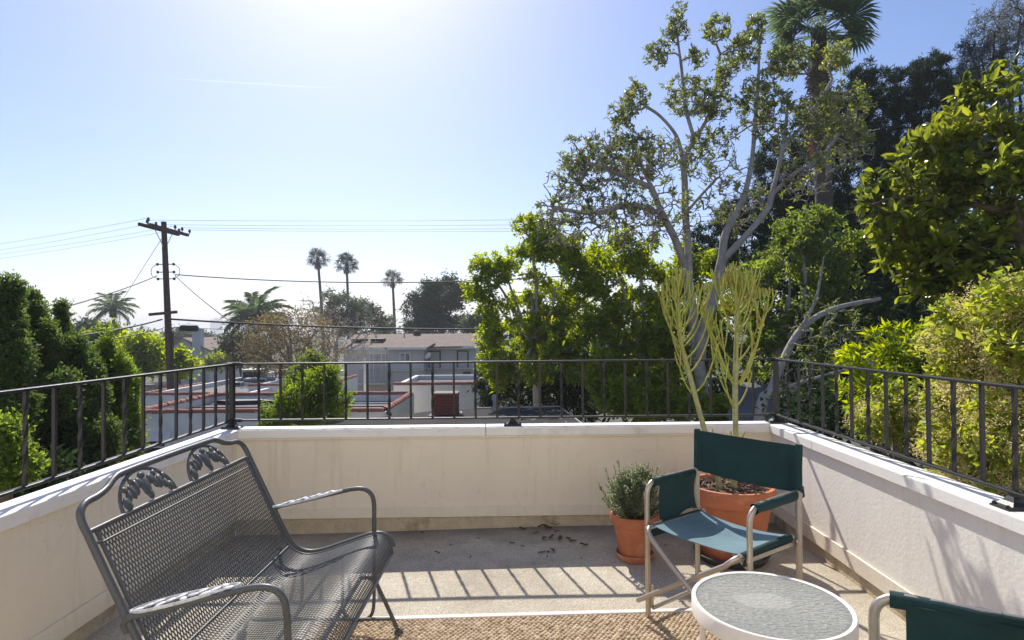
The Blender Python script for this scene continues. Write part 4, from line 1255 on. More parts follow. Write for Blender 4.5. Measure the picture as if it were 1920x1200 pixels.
# dish on the corner
dsh = MB(); p0 = at(804, 668, 46.4)
dsh.lathe([(0, 0), (.15, .02), (.26, .07), (.30, .11)], 16); 
do = dsh.build('satellite_dish', M['trim_white'], tH, smooth=60); do.matrix_parent_inverse = parent_inv(tH); do.location = p0; do.rotation_euler = (R(60), 0, R(-40)); do.data.flip_normals()

# far house with the big chimney
tK = thing('house', 'distant pale grey gabled house with a tall square chimney, right of the pole', 'house', (-44, 82, -8))
Yk = 80; a0, a1 = at(312, 648, Yk), at(393, 655, Yk); g0 = at(336, 638, Yk)
pbox('wall', M['stucco_blue'], tK, a0.x, a1.x, Yk, Yk + 9, -9, a1.z)
mb = MB(); mb.add([(a0.x, Yk, a1.z), (a1.x - 1.8, Yk, a1.z), (g0.x + .6, Yk, g0.z + .2), (a0.x, Yk + .3, a1.z), (a1.x - 1.8, Yk + .3, a1.z), (g0.x + .6, Yk + .3, g0.z + .2)], [(0, 1, 2), (5, 4, 3), (0, 3, 4, 1), (1, 4, 5, 2), (2, 5, 3, 0)]); mb.build('gable', M['stucco_blue'], tK, world=True)
gable(tK, 'roof', M['shingle'], [(g0.x + .6, Yk - .3, g0.z + .35), (a1.x + .3, Yk - .3, a1.z - .1), (a1.x + .3, Yk + 9, a1.z - .1), (g0.x + .6, Yk + 9, g0.z + .35)], .2)
gable(tK, 'roof', M['shingle'], [(a0.x - .5, Yk - .3, a1.z - .1), (g0.x + .6, Yk - .3, g0.z + .35), (g0.x + .6, Yk + 9, g0.z + .35), (a0.x - .5, Yk + 9, a1.z - .1)], .2)
c0, c1 = at(361, 618, Yk - .5), at(376, 618, Yk - .5)
pbox('chimney', M['stucco_blue'], tK, c0.x, c1.x, Yk - .6, Yk + .4, -9, c0.z)
pbox('chimney_cap', M['stucco_grey'], tK, c0.x - .1, c1.x + .1, Yk - .7, Yk + .5, c0.z + .002, c0.z + .15)
w0 = at(379, 685, Yk); w1 = at(386, 670, Yk)
window(tK, w0.x, w1.x, w0.z, w1.z, Yk - .004, 'trim_white', 0, 1, .1)

# far towers in the haze
for k, (px0, px1, py, Y, lb) in enumerate(((394, 411, 599, 1500, 'pale flat-topped tower block on the hazy skyline'), (341, 360, 608, 1500, 'low broad tower with a small top block on the hazy skyline'), (262, 270, 612, 1500, 'small distant block on the skyline left of the pole'))):
    a, b = at(px0, py, Y), at(px1, py, Y)
    t = thing('tower', lb, 'building', ((a.x + b.x) / 2, Y, -11), group='far towers')
    pbox('tower_block', M['tower'], t, a.x, b.x, Y, Y + 18, -10, a.z)
    pbox('roof_block', M['tower'], t, a.x * .6 + b.x * .4, a.x * .4 + b.x * .6, Y + 4, Y + 12, a.z + .01, a.z + 4.5)
    for j in range(int((a.z) / 4)):
        mb = MB(); mb.bx(a.x + 1, b.x - 1, Y - .25, Y - .02, 2 + j * 4, 3.8 + j * 4); mb.build('window_band', M['window_glass'], t, world=True)

# ------------------------------------------------------------------ utility pole and wires
def build_pole():
    b0, tp = at(319, 700, 26.0), at(307, 416, 26.0)
    base = tp + (b0 - tp) * ((tp.z + 5.2) / (tp.z - b0.z))
    t = thing('utility_pole', 'tall leaning wooden utility pole with crossarms, behind the flat roofs', 'pole', (base.x, base.y, base.z))
    ax = lambda z: tp + (base - tp) * ((tp.z - z) / (tp.z - base.z))
    mb = MB(); mb.tube([base, ax(0), ax(3.5), tp], [.165, .15, .125, .11], 14); mb.build('pole_shaft', M['pole_wood'], t, world=True, smooth=60)
    A, B = at(268, 420, 24.4), at(346, 441, 27.4)
    d = (B - A); sd = Vector((-d.y, d.x, 0)).normalized() * .17
    for s, (u0, u1) in ((1, (.0, .94)), (-1, (.05, 1.0))):
        mb = MB(); mb.bar(A + d * u0 + sd * s, A + d * u1 + sd * s, .10, .13); arm = mb.build('crossarm', M['pole_wood'], t, world=True)
    ins = []
    for u in (.03, .18, .38, .56, .66, .84, .95, 1.04):
        p = A + d * u + sd * (1 if int(u * 10) % 2 else -1) + Vector((0, 0, .065))
        mb = MB(); mb.lathe([(.02, 0), (.02, .07), (.06, .09), (.065, .13), (.04, .15), (.055, .17), (.045, .22), (.0, .23)], 10, p); mb.build('insulator', M['insulator'], t, world=True, smooth=50); ins.append(p + Vector((0, 0, .2)))
    for s in (-1, 1):
        m_ = A + d * .47
        mb = MB(); mb.bar(m_ + d * (.22 * s) + Vector((0, 0, -.06)), ax(m_.z - .85), .03, .012); mb.build('brace', M['metal_grey'], t, world=True)
    # secondary rack
    for s in (-1, 1):
        for z in (3.75, 4.05, 4.4):
            p = ax(z); mb = MB(); mb.tube([p, p + Vector((s * .42, 0, 0))], .022, 6); mb.blob(p + Vector((s * .36, 0, 0)), (.06, .06, .07)); mb.build('spool_bracket', M['insulator'], t, world=True)
    p = ax(at(317, 588, 26).z)
    mb = MB(); mb.bar(p + Vector((-.75, -.1, -.04)), p + Vector((.58, -.3, .06)), .10, .12); mb.build('crossarm', M['pole_wood'], t, world=True)
    mb = MB(); q = ax(at(317, 640, 26).z); mb.tube([q + Vector((.22, -.1, .4)), q + Vector((.24, -.1, -3))], .05, 6); mb.build('riser_pipe', M['wire'], t, world=True)
    for sl, z in ((-1, 4.4), (1, 4.4)):
        q = ax(z); mb = MB(); mb.tube(smooth_path([q + Vector((sl * .4, 0, 0)), q + Vector((sl * .62, 0, -.2)), q + Vector((sl * .6, 0, -.5)), q + Vector((sl * .3, 0, -.65))], 4), .014, 5); mb.build('jumper_wire', M['wire'], t, world=True)
    return ins, ax
INS, AX = build_pole()
def wire(pts, r, m_, label, sag=0.0, group='overhead wires on the utility pole', n=24, name='overhead_wire'):
    P0, P1 = Vector(pts[0]), Vector(pts[1])
    path = [P0 + (P1 - P0) * (i / n) - Vector((0, 0, 4 * sag * (i / n) * (1 - i / n))) for i in range(n + 1)]
    mb = MB(); mb.tube(path, r, 5)
    return tag(mb.build(name, M[m_], smooth=80), label, 'wire', group)
for k, (i, pl, pr, lb) in enumerate(((0, (0, 470, 40), (1040, 408, 25), 'topmost'), (2, (0, 483, 40), (1040, 418, 26), 'second'), (4, (0, 489, 40), (1040, 427, 27), 'third'), (6, (0, 498, 40), (1040, 433, 28), 'lowest'))):
    wire([INS[i], at(pl[0] - 200, pl[1] + 8, pl[2] + 6)], .007, 'wire_thin', lb + ' of the four thin bare wires running left from the pole top', .25)
    wire([INS[i + 1], at(pr[0] + 500, pr[1] - 8, pr[2])], .007, 'wire_thin', lb + ' of the four thin bare wires running right from the pole top', .15)
wire([AX(at(310, 515, 26).z) + Vector((.4, 0, 0)), at(1180, 508, 25)], .024, 'wire', 'single black cable running right from the middle of the pole past the palms', .42)
wire([AX(at(310, 517, 26).z) + Vector((-.4, 0, 0)), at(40, 596, 17)], .024, 'wire', 'single black cable dropping left from the middle of the pole', .12)
wire([AX(at(310, 517, 26).z) + Vector((.4, 0, 0)), at(428, 600, 21)], .018, 'wire', 'thin service drop slanting down right from the pole to the queen palm', .06)
wire([AX(at(300, 446, 26).z) + Vector((-.1, 0, 0)), at(222, 575, 30)], .012, 'wire_thin', 'thin guy wire slanting down left from the pole top', 0)
wire([AX(at(317, 599, 26).z) + Vector((-.1, -.25, 0)), at(90, 636, 20)], .036, 'wire', 'thick cable bundle running left from the pole below the lower crossarm', .1)
wire([AX(at(317, 598, 26).z) + Vector((.1, -.25, 0)), at(1000, 617, 27)], .042, 'wire', 'thick black cable bundle running right from the pole across the treetops', .16)
wire([AX(at(317, 614, 26).z) + Vector((.1, -.25, 0)), at(900, 620, 27)], .012, 'wire', 'thin wire just below the thick cable, running right', .1)
wire([AX(at(317, 616, 26).z) + Vector((-.1, -.25, 0)), at(90, 650, 20)], .022, 'wire', 'second cable running left below the thick bundle', .1)
s0, s1 = at(338, 615, 25.7), at(371, 616, 25.7)
mb = MB(); mb.tube([s0, s0 + (s1 - s0) * .06, s0 + (s1 - s0) * .94, s1], [.10, .135, .135, .10], 12)
sc_ = mb.build('cable_splice_case', M['wire'], smooth=40); tag(sc_, 'black cylindrical splice case hanging on the cable right of the pole', 'splice case')
mb = MB(); mb.tube([AX(s0.z + .0) , s0 + Vector((0, 0, .02))], .02, 6); mb.build('cable_tail', M['wire'], sc_)

# ================================================================== vegetation
M['bark_grey'] = mat('grey_bark', (.40, .355, .31), .9, 0, var=.25, scale=5, bump=.4, bscale=25, stain=(.22, .185, .155), stain_scale=2)
M['bark_brown'] = mat('brown_bark', (.12, .085, .065), .95, 0, var=.3, scale=5, bump=.6, bscale=25)
M['bark_dark'] = mat('dark_bark', (.05, .038, .032), .95, 0, var=.3, scale=5)
M['lf_tall'] = leaf_mat('leaf_tall_tree', (.055, .075, .02), (.15, .18, .04), (.26, .21, .04), .45, .4)
M['lf_bush'] = leaf_mat('leaf_bright_pittosporum', (.065, .10, .012), (.22, .27, .022), (.34, .31, .04), .55, .4, .9)
M['lf_mid'] = leaf_mat('leaf_mid_green', (.04, .07, .015), (.14, .185, .03), None, .5, .45)
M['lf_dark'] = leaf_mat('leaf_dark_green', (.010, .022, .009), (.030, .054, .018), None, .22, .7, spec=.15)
M['lf_pine'] = leaf_mat('pine_needles', (.007, .019, .007), (.028, .054, .018), None, .14, .85, spec=.1)
M['lf_juniper'] = leaf_mat('juniper_spray', (.026, .052, .014), (.09, .135, .03), (.16, .11, .03), .38, .6, .985)
M['lf_juniper2'] = leaf_mat('bright_juniper_spray', (.045, .085, .016), (.16, .22, .035), None, .48, .6)
M['lf_magnolia'] = leaf_mat('large_glossy_leaf', (.022, .036, .012), (.18, .21, .03), (.46, .20, .02), .46, .26, .95, 1.2)
M['lf_yellow'] = leaf_mat('yellow_green_leaf', (.08, .125, .018), (.25, .285, .045), None, .45, .5)
M['lf_flower'] = leaf_mat('straw_flower', (.36, .33, .12), (.60, .53, .28), None, .3, .8)
M['lf_lemon'] = leaf_mat('lemon_leaf', (.045, .085, .012), (.155, .215, .022), (.26, .28, .04), .5, .4)
M['lf_brown'] = leaf_mat('thin_autumn_leaf', (.09, .075, .03), (.19, .15, .055), (.26, .20, .03), .35, .6)
M['lf_palm'] = leaf_mat('palm_frond', (.016, .028, .018), (.045, .065, .034), None, .12, .45)
M['lf_palm2'] = leaf_mat('near_palm_frond', (.03, .055, .03), (.10, .14, .06), None, .35, .85, spec=.12)
M['lf_palm_dead'] = leaf_mat('dead_frond', (.10, .065, .035), (.20, .14, .08), None, .15, .8)
M['lf_euca'] = leaf_mat('grey_green_leaf', (.07, .08, .075), (.15, .16, .15), None, .25, .4)
M['lf_herb'] = leaf_mat('herb_leaf', (.09, .115, .06), (.22, .25, .15), None, .4, .6)
M['lf_far'] = leaf_mat('far_foliage', (.03, .045, .022), (.08, .10, .05), None, .3, .7)
gz = lambda p: GROUND(p[0], p[1])
V3 = lambda a: tuple(a)
def A3(px, py, Y): return tuple(at(px, py, Y))
def base_of(px, Y):
    p = at(px, 700, Y); return (p.x, p.y, GROUND(p.x, p.y))

# ---- the tall grey-branched tree
Yt = 14.5
b = base_of(1318, Yt)
limbs = [
    ([b, A3(1318, 760, Yt), A3(1310, 680, Yt), A3(1301, 610, Yt), A3(1292, 540, Yt)], .17, .12),
    ([A3(1292, 540, Yt), A3(1285, 505, Yt), A3(1266, 449, Yt - .2), A3(1241, 400, Yt - .4), A3(1222, 352, Yt - .6), A3(1193, 290, Yt - .8)], .095, .035),
    ([A3(1292, 540, Yt), A3(1290, 470, Yt), A3(1285, 400, Yt + .1), A3(1284, 350, Yt + .1), A3(1281, 300, Yt)], .10, .075),
    ([A3(1281, 300, Yt), A3(1268, 255, Yt - .2), A3(1238, 218, Yt - .4), A3(1205, 196, Yt - .5)], .055, .02),
    ([A3(1281, 300, Yt), A3(1302, 262, Yt + .2), A3(1330, 215, Yt + .3), A3(1342, 170, Yt + .4), A3(1350, 100, Yt + .4)], .065, .018),
    ([A3(1302, 262, Yt), A3(1285, 200, Yt), A3(1278, 130, Yt + .2), A3(1270, 60, Yt + .2), A3(1278, 25, Yt + .2)], .035, .01),
    ([A3(1310, 680, Yt), A3(1318, 624, Yt - .3), A3(1338, 560, Yt - .5), A3(1353, 490, Yt - .6)], .15, .115),
    ([A3(1353, 490, Yt - .6), A3(1360, 440, Yt - .6), A3(1385, 390, Yt - .5), A3(1398, 358, Yt - .5), A3(1410, 297, Yt - .4), A3(1417, 210, Yt - .3), A3(1422, 140, Yt - .3), A3(1424, 75, Yt - .3)], .10, .02),
    ([A3(1353, 490, Yt - .6), A3(1400, 440, Yt - .9), A3(1437, 395, Yt - 1.0), A3(1447, 365, Yt - 1.0), A3(1468, 275, Yt - .9), A3(1478, 180, Yt - .8)], .085, .025),
    ([A3(1468, 275, Yt - .9), A3(1500, 240, Yt - .8), A3(1535, 190, Yt - .6), A3(1560, 150, Yt - .5)], .04, .012),
    ([A3(1447, 365, Yt - 1.0), A3(1490, 325, Yt - 1.2), A3(1535, 300, Yt - 1.3), A3(1580, 240, Yt - 1.3)], .045, .015),
    ([A3(1222, 352, Yt - .6), A3(1170, 330, Yt - .9), A3(1120, 310, Yt - 1.1), A3(1065, 300, Yt - 1.2)], .035, .010),
    ([A3(1241, 400, Yt - .4), A3(1180, 385, Yt - .8), A3(1110, 400, Yt - 1.0), A3(1020, 385, Yt - 1.1)], .03, .008),
    ([A3(1285, 400, Yt), A3(1320, 360, Yt + .3), A3(1360, 320, Yt + .6)], .03, .012),
]
ells = [ell(1276, 14, Yt, 12, 12, .2), ell(1268, 55, Yt, 28, 24, .5), ell(1232, 98, Yt, 24, 28, .4), ell(1345, 55, Yt, 26, 24, .5), ell(1418, 50, Yt, 24, 26, .4), ell(1395, 95, Yt, 34, 34, .6),
        ell(1310, 105, Yt, 24, 18, .4), ell(1360, 140, Yt, 26, 30, .5), ell(1455, 110, Yt - .3, 16, 28, .3), ell(1492, 115, Yt - .6, 36, 32, .6), ell(1570, 105, Yt - .4, 32, 32, .5), ell(1190, 185, Yt - .4, 30, 36, .5),
        ell(1165, 215, Yt - .5, 30, 28, .5), ell(1290, 180, Yt, 52, 42, .7), ell(1340, 195, Yt, 40, 30, .7), ell(1420, 190, Yt - .3, 44, 52, .8), ell(1120, 290, Yt - .9, 66, 52, .9), ell(1070, 330, Yt - 1, 32, 44, .7),
        ell(1215, 300, Yt - .5, 70, 60, 1.0), ell(1330, 290, Yt + .2, 60, 60, .9), ell(1480, 230, Yt - .8, 60, 60, .9), ell(1560, 210, Yt - 1, 66, 48, .9), ell(1590, 270, Yt - 1.2, 48, 48, .8), ell(1130, 385, Yt - .9, 90, 48, .9), ell(1020, 400, Yt - 1.1, 26, 36, .4),
        ell(1100, 350, Yt - 1, 90, 60, .9), ell(1170, 300, Yt - .7, 80, 50, .9), ell(1180, 430, Yt - .6, 80, 50, .9), ell(1060, 430, Yt - 1, 60, 40, .7), ell(1250, 400, Yt - .3, 70, 56, .9), ell(1380, 380, Yt, 60, 60, .9), ell(1510, 330, Yt - 1.2, 60, 48, .8)]
tall, sk, _ = leafy_tree('tall_tree', 'tall open tree with grey forking branches and tufted leaves, right of centre', 'tree', b, limbs, ells, 6000, 13, .108, .042, M['lf_tall'], M['bark_grey'], 41, spread=.85, r_tip=.0088, back=.12, jit=.03, up=.5, shell=.45, tipjit=.17, expo=3.0, keep=lambda P, rng: rng.random(len(P)) < np.clip((P[:, 2] - 3.6) / 7.5, .13, .55))

# ---- the bright bushy trees in front of it, above the garage
def bushy(name, label, bx, Y, ells, ntips, k, seed, m='lf_bush', L=.145, W=.062, limbs=None, bark='bark_grey', group=None, jit=.045, r0=.13, trunk_to=None, **kw):
    b = base_of(bx, Y)
    if limbs is None:
        c = np.mean([e[0] for e in ells], 0)
        tt = trunk_to or tuple(c)
        limbs = [([b, (b[0] * .7 + tt[0] * .3 + .1, b[1] * .7 + tt[1] * .3, b[2] * .55 + tt[2] * .45), tt], r0, r0 * .5)]
        rr = np.random.default_rng(seed)
        for e in ells[:9]:
            s = np.array(limbs[0][0][1]) * .45 + np.array(tt) * .55
            limbs.append(([tuple(s), tuple((s + e[0]) / 2 + rr.normal(0, .15, 3)), tuple(e[0])], r0 * .45, r0 * .12))
    return leafy_tree(name, label, 'tree', b, limbs, ells, ntips, k, L, W, M[m], M[bark], seed, jit=jit, group=group, **kw)
Yb = 16.6
bushy('pittosporum_tree', 'bright green bushy tree just right of the grey house', 1000, Yb,
      [ell(915, 545, Yb, 42, 62, .8), ell(905, 490, Yb, 22, 22, .4), ell(945, 505, Yb, 32, 34, .6), ell(1000, 480, Yb, 46, 40, .9), ell(1040, 545, Yb - .3, 72, 66, 1.2), ell(960, 600, Yb, 60, 60, 1.0), ell(1060, 630, Yb - .5, 84, 62, 1.2), ell(1120, 560, Yb, 66, 80, 1.0), ell(990, 680, Yb - .3, 88, 48, 1.0), ell(1090, 480, Yb, 66, 44, .9), ell(1050, 450, Yb, 60, 40, .8), ell(1010, 425, Yb, 30, 30, .5), ell(920, 625, Yb, 30, 22, .6), ell(940, 690, Yb, 46, 44, .8)],
      2100, 15, 52, spread=.9, clump=150, cr=(.20, .44), r_tip=.008, lenvar=(.5, 1.25))
bushy('pittosporum_tree', 'yellow-green bushy tree in front of the pale forked trunks', 1180, 15.4,
      [ell(1160, 520, 15.4, 60, 52, .9), ell(1190, 600, 15.2, 78, 70, 1.1), ell(1120, 655, 15.2, 74, 60, 1.0), ell(1220, 680, 15.2, 66, 52, .9), ell(1180, 720, 15, 90, 44, .9), ell(1260, 620, 15.4, 44, 60, .7), ell(1200, 470, 15.4, 50, 34, .7), ell(1250, 530, 15.6, 50, 44, .7), ell(1310, 580, 15.8, 50, 60, .7), ell(1300, 500, 15.8, 46, 40, .6)],
      1750, 15, 53, spread=.9, clump=130, cr=(.20, .44), r_tip=.008, lenvar=(.5, 1.25))
bushy('leafy_shrub', 'bright leafy shrub right behind the far railing, under the trees', 1165, 14.6,
      [ell(1150, 735, 14.4, 42, 40, .6), ell(1215, 755, 14.2, 56, 36, .6), ell(1120, 700, 14.6, 26, 26, .5), ell(1270, 750, 14.0, 52, 36, .6), ell(1345, 770, 13.6, 46, 26, .5)], 620, 13, 54, r0=.06)
bushy('dark_shrub', 'dark green shrub with drooping leaves beside the end of the garage roof', 960, 18.0,
      [ell(925, 725, 18, 36, 50, .8), ell(975, 715, 18, 52, 56, .9), ell(1040, 720, 18, 56, 60, .9), ell(1090, 750, 17.5, 50, 50, .8)], 900, 14, 55, m='lf_dark', r0=.07, L=.16, W=.04)
Yr = 13.2
bushy('leafy_tree', 'mid-green tree behind the pencil cactus and the right corner post', 1420, 15.5,
      [ell(1400, 560, 15.5, 66, 60, 1), ell(1480, 500, 15.5, 76, 60, 1), ell(1330, 640, 15.4, 60, 60, .9), ell(1430, 650, 15.2, 80, 52, 1), ell(1540, 560, 15, 80, 66, 1), ell(1500, 430, 15.5, 66, 44, .9), ell(1560, 640, 15, 66, 46, .8), ell(1600, 480, 15, 60, 60, .8)],
      1500, 12, 56, m='lf_mid', spread=1.0, clump=110, cr=(.22, .45), r_tip=.008)
# bare tangled undergrowth and the leaning trunk by the right corner post
b = base_of(1395, 12.2)
leafy_tree('leaning_tree', 'leaning pale trunk with bare twiggy branches behind the right corner post', 'tree', b,
           [([b, A3(1425, 775, 12.2), A3(1445, 735, 12.3), A3(1462, 690, 12.4), A3(1500, 620, 12.6), A3(1560, 580, 12.8), A3(1650, 560, 13)], .13, .04), ([A3(1445, 735, 12.3), A3(1560, 700, 12), A3(1640, 680, 11.8)], .04, .015), ([A3(1500, 620, 12.6), A3(1530, 560, 12.6), A3(1545, 480, 12.6)], .045, .015)],
           [ell(1520, 690, 12.2, 70, 70, 1.0), ell(1620, 660, 12.2, 70, 60, .9), ell(1540, 600, 12.5, 60, 50, .8), ell(1480, 740, 12.2, 40, 30, .6)], 420, 5, .10, .035, M['lf_mid'], M['bark_grey'], 57, r_tip=.007, bare=.55, up=.4, tipjit=.12)
# dense dark undergrowth seen through the railing on the right
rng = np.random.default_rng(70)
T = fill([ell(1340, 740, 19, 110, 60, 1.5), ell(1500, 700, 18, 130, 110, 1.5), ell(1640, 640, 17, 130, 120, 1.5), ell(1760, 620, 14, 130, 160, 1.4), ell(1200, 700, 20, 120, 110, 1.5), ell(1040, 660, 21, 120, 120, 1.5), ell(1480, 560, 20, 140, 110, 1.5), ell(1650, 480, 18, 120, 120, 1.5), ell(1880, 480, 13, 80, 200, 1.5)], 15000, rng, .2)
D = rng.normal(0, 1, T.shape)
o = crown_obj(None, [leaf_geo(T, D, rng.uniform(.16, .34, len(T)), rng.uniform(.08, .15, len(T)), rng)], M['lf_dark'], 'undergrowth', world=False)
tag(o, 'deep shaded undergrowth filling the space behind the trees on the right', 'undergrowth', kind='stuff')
# neighbour's roof glimpsed in the shade
tN = thing('garden_shed', 'grey sloping shed roof glimpsed through branches by the right corner post', 'shed', (5.3, 13.2, -3.25))
q0, q1, q2, q3 = at(1365, 775, 12.8), at(1530, 790, 12.6), at(1480, 722, 15.2), at(1375, 715, 15.2)
gable(tN, 'roof', M['roll_roof'], [q0, q1, q2, q3], .12)
pbox('wall', M['stucco_grey'], tN, q0.x + .2, q2.x - .2, 13.0, 15.0, -3.3, q0.z - .15)

# ---- pines
def pine(label, bx, Y, ells, ntips, seed, L=.24, k=34):
    return bushy('pine_tree', label, bx, Y, ells, ntips, k, seed, m='lf_pine', L=L, W=.034, bark='bark_dark', group='dark pines on the right', spread=1.0, back=.22, jit=.03, r0=.24, curl=.05, fold=.0, lenvar=(.7, 1.1), up=.1)
pine('dark pine with a broad top between the tall palm and the right edge', 1640, 24,
     [ell(1740, 125, 24, 36, 26, 1), ell(1680, 170, 24, 60, 40, 1.2), ell(1760, 190, 24, 60, 50, 1.2), ell(1640, 230, 24, 66, 46, 1.4), ell(1720, 270, 24, 80, 54, 1.5), ell(1620, 300, 24, 80, 50, 1.5), ell(1790, 290, 24, 60, 60, 1.5), ell(1700, 370, 24, 100, 60, 1.6), ell(1800, 160, 24, 40, 40, 1)], 2300, 81)
pine('dark pine filling the gap behind the forked tree', 1480, 23,
     [ell(1460, 310, 23, 56, 50, 1.2), ell(1520, 370, 23, 76, 54, 1.4), ell(1430, 400, 23, 66, 44, 1.3), ell(1580, 420, 23, 70, 56, 1.4), ell(1500, 460, 23, 90, 50, 1.5), ell(1370, 410, 23, 40, 36, .9), ell(1330, 470, 23, 60, 50, 1), ell(1400, 500, 23, 80, 60, 1.2), ell(1600, 190, 23.5, 46, 32, 1), ell(1560, 260, 23.5, 60, 50, 1.2), ell(1620, 140, 23.5, 26, 24, .8)], 2500, 82)
pine('dark pine low on the right behind the large-leaved tree', 1690, 21,
     [ell(1640, 400, 21, 90, 60, 1.4), ell(1690, 480, 21, 96, 66, 1.5), ell(1560, 500, 21, 80, 60, 1.4), ell(1650, 600, 21, 90, 60, 1.4), ell(1620, 540, 21, 84, 66, 1.4), ell(1780, 430, 21, 84, 80, 1.4), ell(1740, 560, 21, 90, 60, 1.4)], 2300, 83)

# ---- grey-green eucalyptus in the top right corner
bushy('eucalyptus_tree', 'grey feathery tree in the top right corner', 1880, 15.5,
      [ell(1865, 60, 15.5, 52, 60, .9), ell(1900, 120, 15.5, 50, 60, .9), ell(1840, 110, 15.5, 40, 40, .7), ell(1815, 90, 15.5, 22, 16, .4), ell(1915, 20, 15.5, 40, 50, .8), ell(1930, 190, 15.5, 60, 60, .9)], 900, 14, 84, m='lf_euca', L=.12, W=.016, bark='bark_dark', spread=1.1, up=-.2, bare=0)

# ---- the large-leaved tree on the right
Ym = 6.2
b = base_of(1960, Ym)
mag_ells = [ell(1870, 170, Ym, 60, 42, .5), ell(1800, 230, Ym, 62, 46, .5), ell(1900, 260, Ym, 60, 56, .5), ell(1740, 290, Ym, 56, 40, .5), ell(1830, 330, Ym, 74, 50, .6), ell(1690, 340, Ym, 56, 36, .4), ell(1650, 378, Ym, 56, 30, .35), ell(1700, 420, Ym - .1, 60, 34, .35), ell(1760, 520, Ym - .2, 60, 34, .35), ell(1760, 385, Ym, 62, 34, .5), ell(1900, 390, Ym, 60, 56, .5),
            ell(1740, 445, Ym - .2, 52, 30, .4), ell(1800, 470, Ym - .2, 72, 40, .5), ell(1725, 490, Ym - .3, 44, 24, .35), ell(1880, 480, Ym - .2, 62, 44, .5), ell(1830, 540, Ym - .2, 60, 36, .5), ell(1900, 330, Ym - .5, 60, 60, .4), ell(1770, 330, Ym + .3, 66, 54, .5)]
mag, sk, (mp, md, mlv) = leafy_tree('large_leaved_tree', 'tree with large glossy leaves and a few orange ones, leaning in from the right edge', 'tree', b,
           [([b, A3(1960, 640, Ym), A3(1940, 520, Ym), A3(1900, 400, Ym), A3(1880, 300, Ym), A3(1870, 200, Ym)], .13, .03), ([A3(1940, 520, Ym), A3(1850, 490, Ym), A3(1760, 470, Ym - .1)], .045, .012), ([A3(1900, 400, Ym), A3(1800, 380, Ym), A3(1690, 370, Ym), A3(1630, 385, Ym)], .04, .008), ([A3(1880, 300, Ym), A3(1800, 280, Ym), A3(1740, 290, Ym)], .035, .010)],
           mag_ells, 640, 10, .135, .048, M['lf_magnolia'], M['bark_brown'], 91, spread=.95, r_tip=.004, back=.05, jit=.012, six=True, up=.3, curl=.12, clump=100, cr=(.14, .27))
# the leaves nearest the viewer, one by one
me_l = []
for k in range(5):
    rl = np.random.default_rng(100 + k)
    v, f = leaf_geo(np.zeros((1, 3)), np.array([[1.0, 0, 0]]), .15, .055, rl, six=True, curl=.10 + .05 * k, fold=.15 + .06 * k)
    me_l.append(arr_mesh('leaf', v, f, M['lf_magnolia']))
order = np.argsort(np.linalg.norm(mp - np.array(EYE), axis=1))[:240]
rl = random.Random(77)
for i in order:
    q = mp[i]; dv = Vector(md[i]) + Vector((rl.uniform(-.3, .3), -.5, rl.uniform(-.1, .4))); 
    o = obj('leaf', me_l[i % 5], mag, world=True)
    o.location = Vector(q); o.rotation_euler = dv.to_track_quat('X', 'Z').to_euler(); s = rl.uniform(.75, 1.15); o.scale = (s, s, s)

# ---- glossy shrub between them and the railing
Ys = 5.6
bushy('glossy_shrub', 'shrub with upright glossy leaves behind the right railing', 1670, Ys,
      [ell(1690, 640, Ys, 60, 36, .4), ell(1640, 680, Ys, 52, 40, .4), ell(1720, 690, Ys, 50, 46, .4), ell(1620, 740, Ys, 40, 40, .4), ell(1680, 760, Ys, 60, 40, .4)], 210, 11, 92, m='lf_bush', L=.10, W=.030, r0=.045, bark='bark_brown', spread=.8, jit=.012, back=.05, r_tip=.003)
# ---- yellow-green flowering shrub against the right railing
Yy = 3.7
yel_e = [ell(1870, 600, Yy, 66, 56, .4), ell(1905, 560, Yy - .1, 50, 40, .3), ell(1810, 650, Yy + .1, 52, 46, .35), ell(1880, 700, Yy, 70, 56, .4), ell(1830, 760, Yy, 62, 50, .35), ell(1890, 810, Yy - .2, 70, 60, .35), ell(1800, 840, Yy + .2, 56, 40, .3), ell(1850, 880, Yy, 70, 44, .3), ell(1930, 640, Yy - .2, 50, 80, .3)]
yel_f = [ell(1660, 790, 4.9, 56, 34, .3), ell(1700, 770, 4.6, 46, 36, .3)]
def yellow(label, base_px, Y, E, nt, seed, drop):
    b = base_of(base_px, Y)
    rng = np.random.default_rng(seed)
    c = np.mean([e[0] for e in E], 0)
    t, sk, (p, d, lv) = leafy_tree('flowering_shrub', label, 'shrub', b, [([b, tuple((np.array(b) + c) / 2), tuple(c)], .05, .02)], E, nt, 10, .070, .036, M['lf_yellow'], M['bark_brown'], seed, group='yellow-green flowering shrubs', r_tip=.0022, jit=.03, back=.07, up=.1, spread=1.1, shell=.6, clump=int(nt / 9), cr=(.07, .16), lenvar=(.45, 1.3))
    # loose panicles of tiny flowers
    T = fill([(e[0], e[1] * 1.03) for e in E], int(nt * 1.15), rng, .8)
    n = 40
    P = np.repeat(T, n, 0) + rng.normal(0, 1, (len(T) * n, 3)) * np.array([.030, .030, .026])
    Dd = rng.normal(0, 1, P.shape)
    crown_obj(t, [leaf_geo(P, Dd, rng.uniform(.010, .026, len(P)), rng.uniform(.0045, .008, len(P)), rng)], M['lf_flower'], 'flowers')
    return t
yellow('tall yellow-green flowering shrub crowding the right railing', 1880, Yy, yel_e, 900, 93, 0)
yellow('smaller yellow-green flowering shrub below the glossy shrub', 1680, 4.9, yel_f, 220, 94, 0)
rng = np.random.default_rng(71)
T = fill([ell(1760, 760, 5.6, 120, 120, .6), ell(1900, 760, 4.6, 60, 200, .4), ell(1560, 770, 7.5, 120, 60, .8)], 3200, rng, .3)
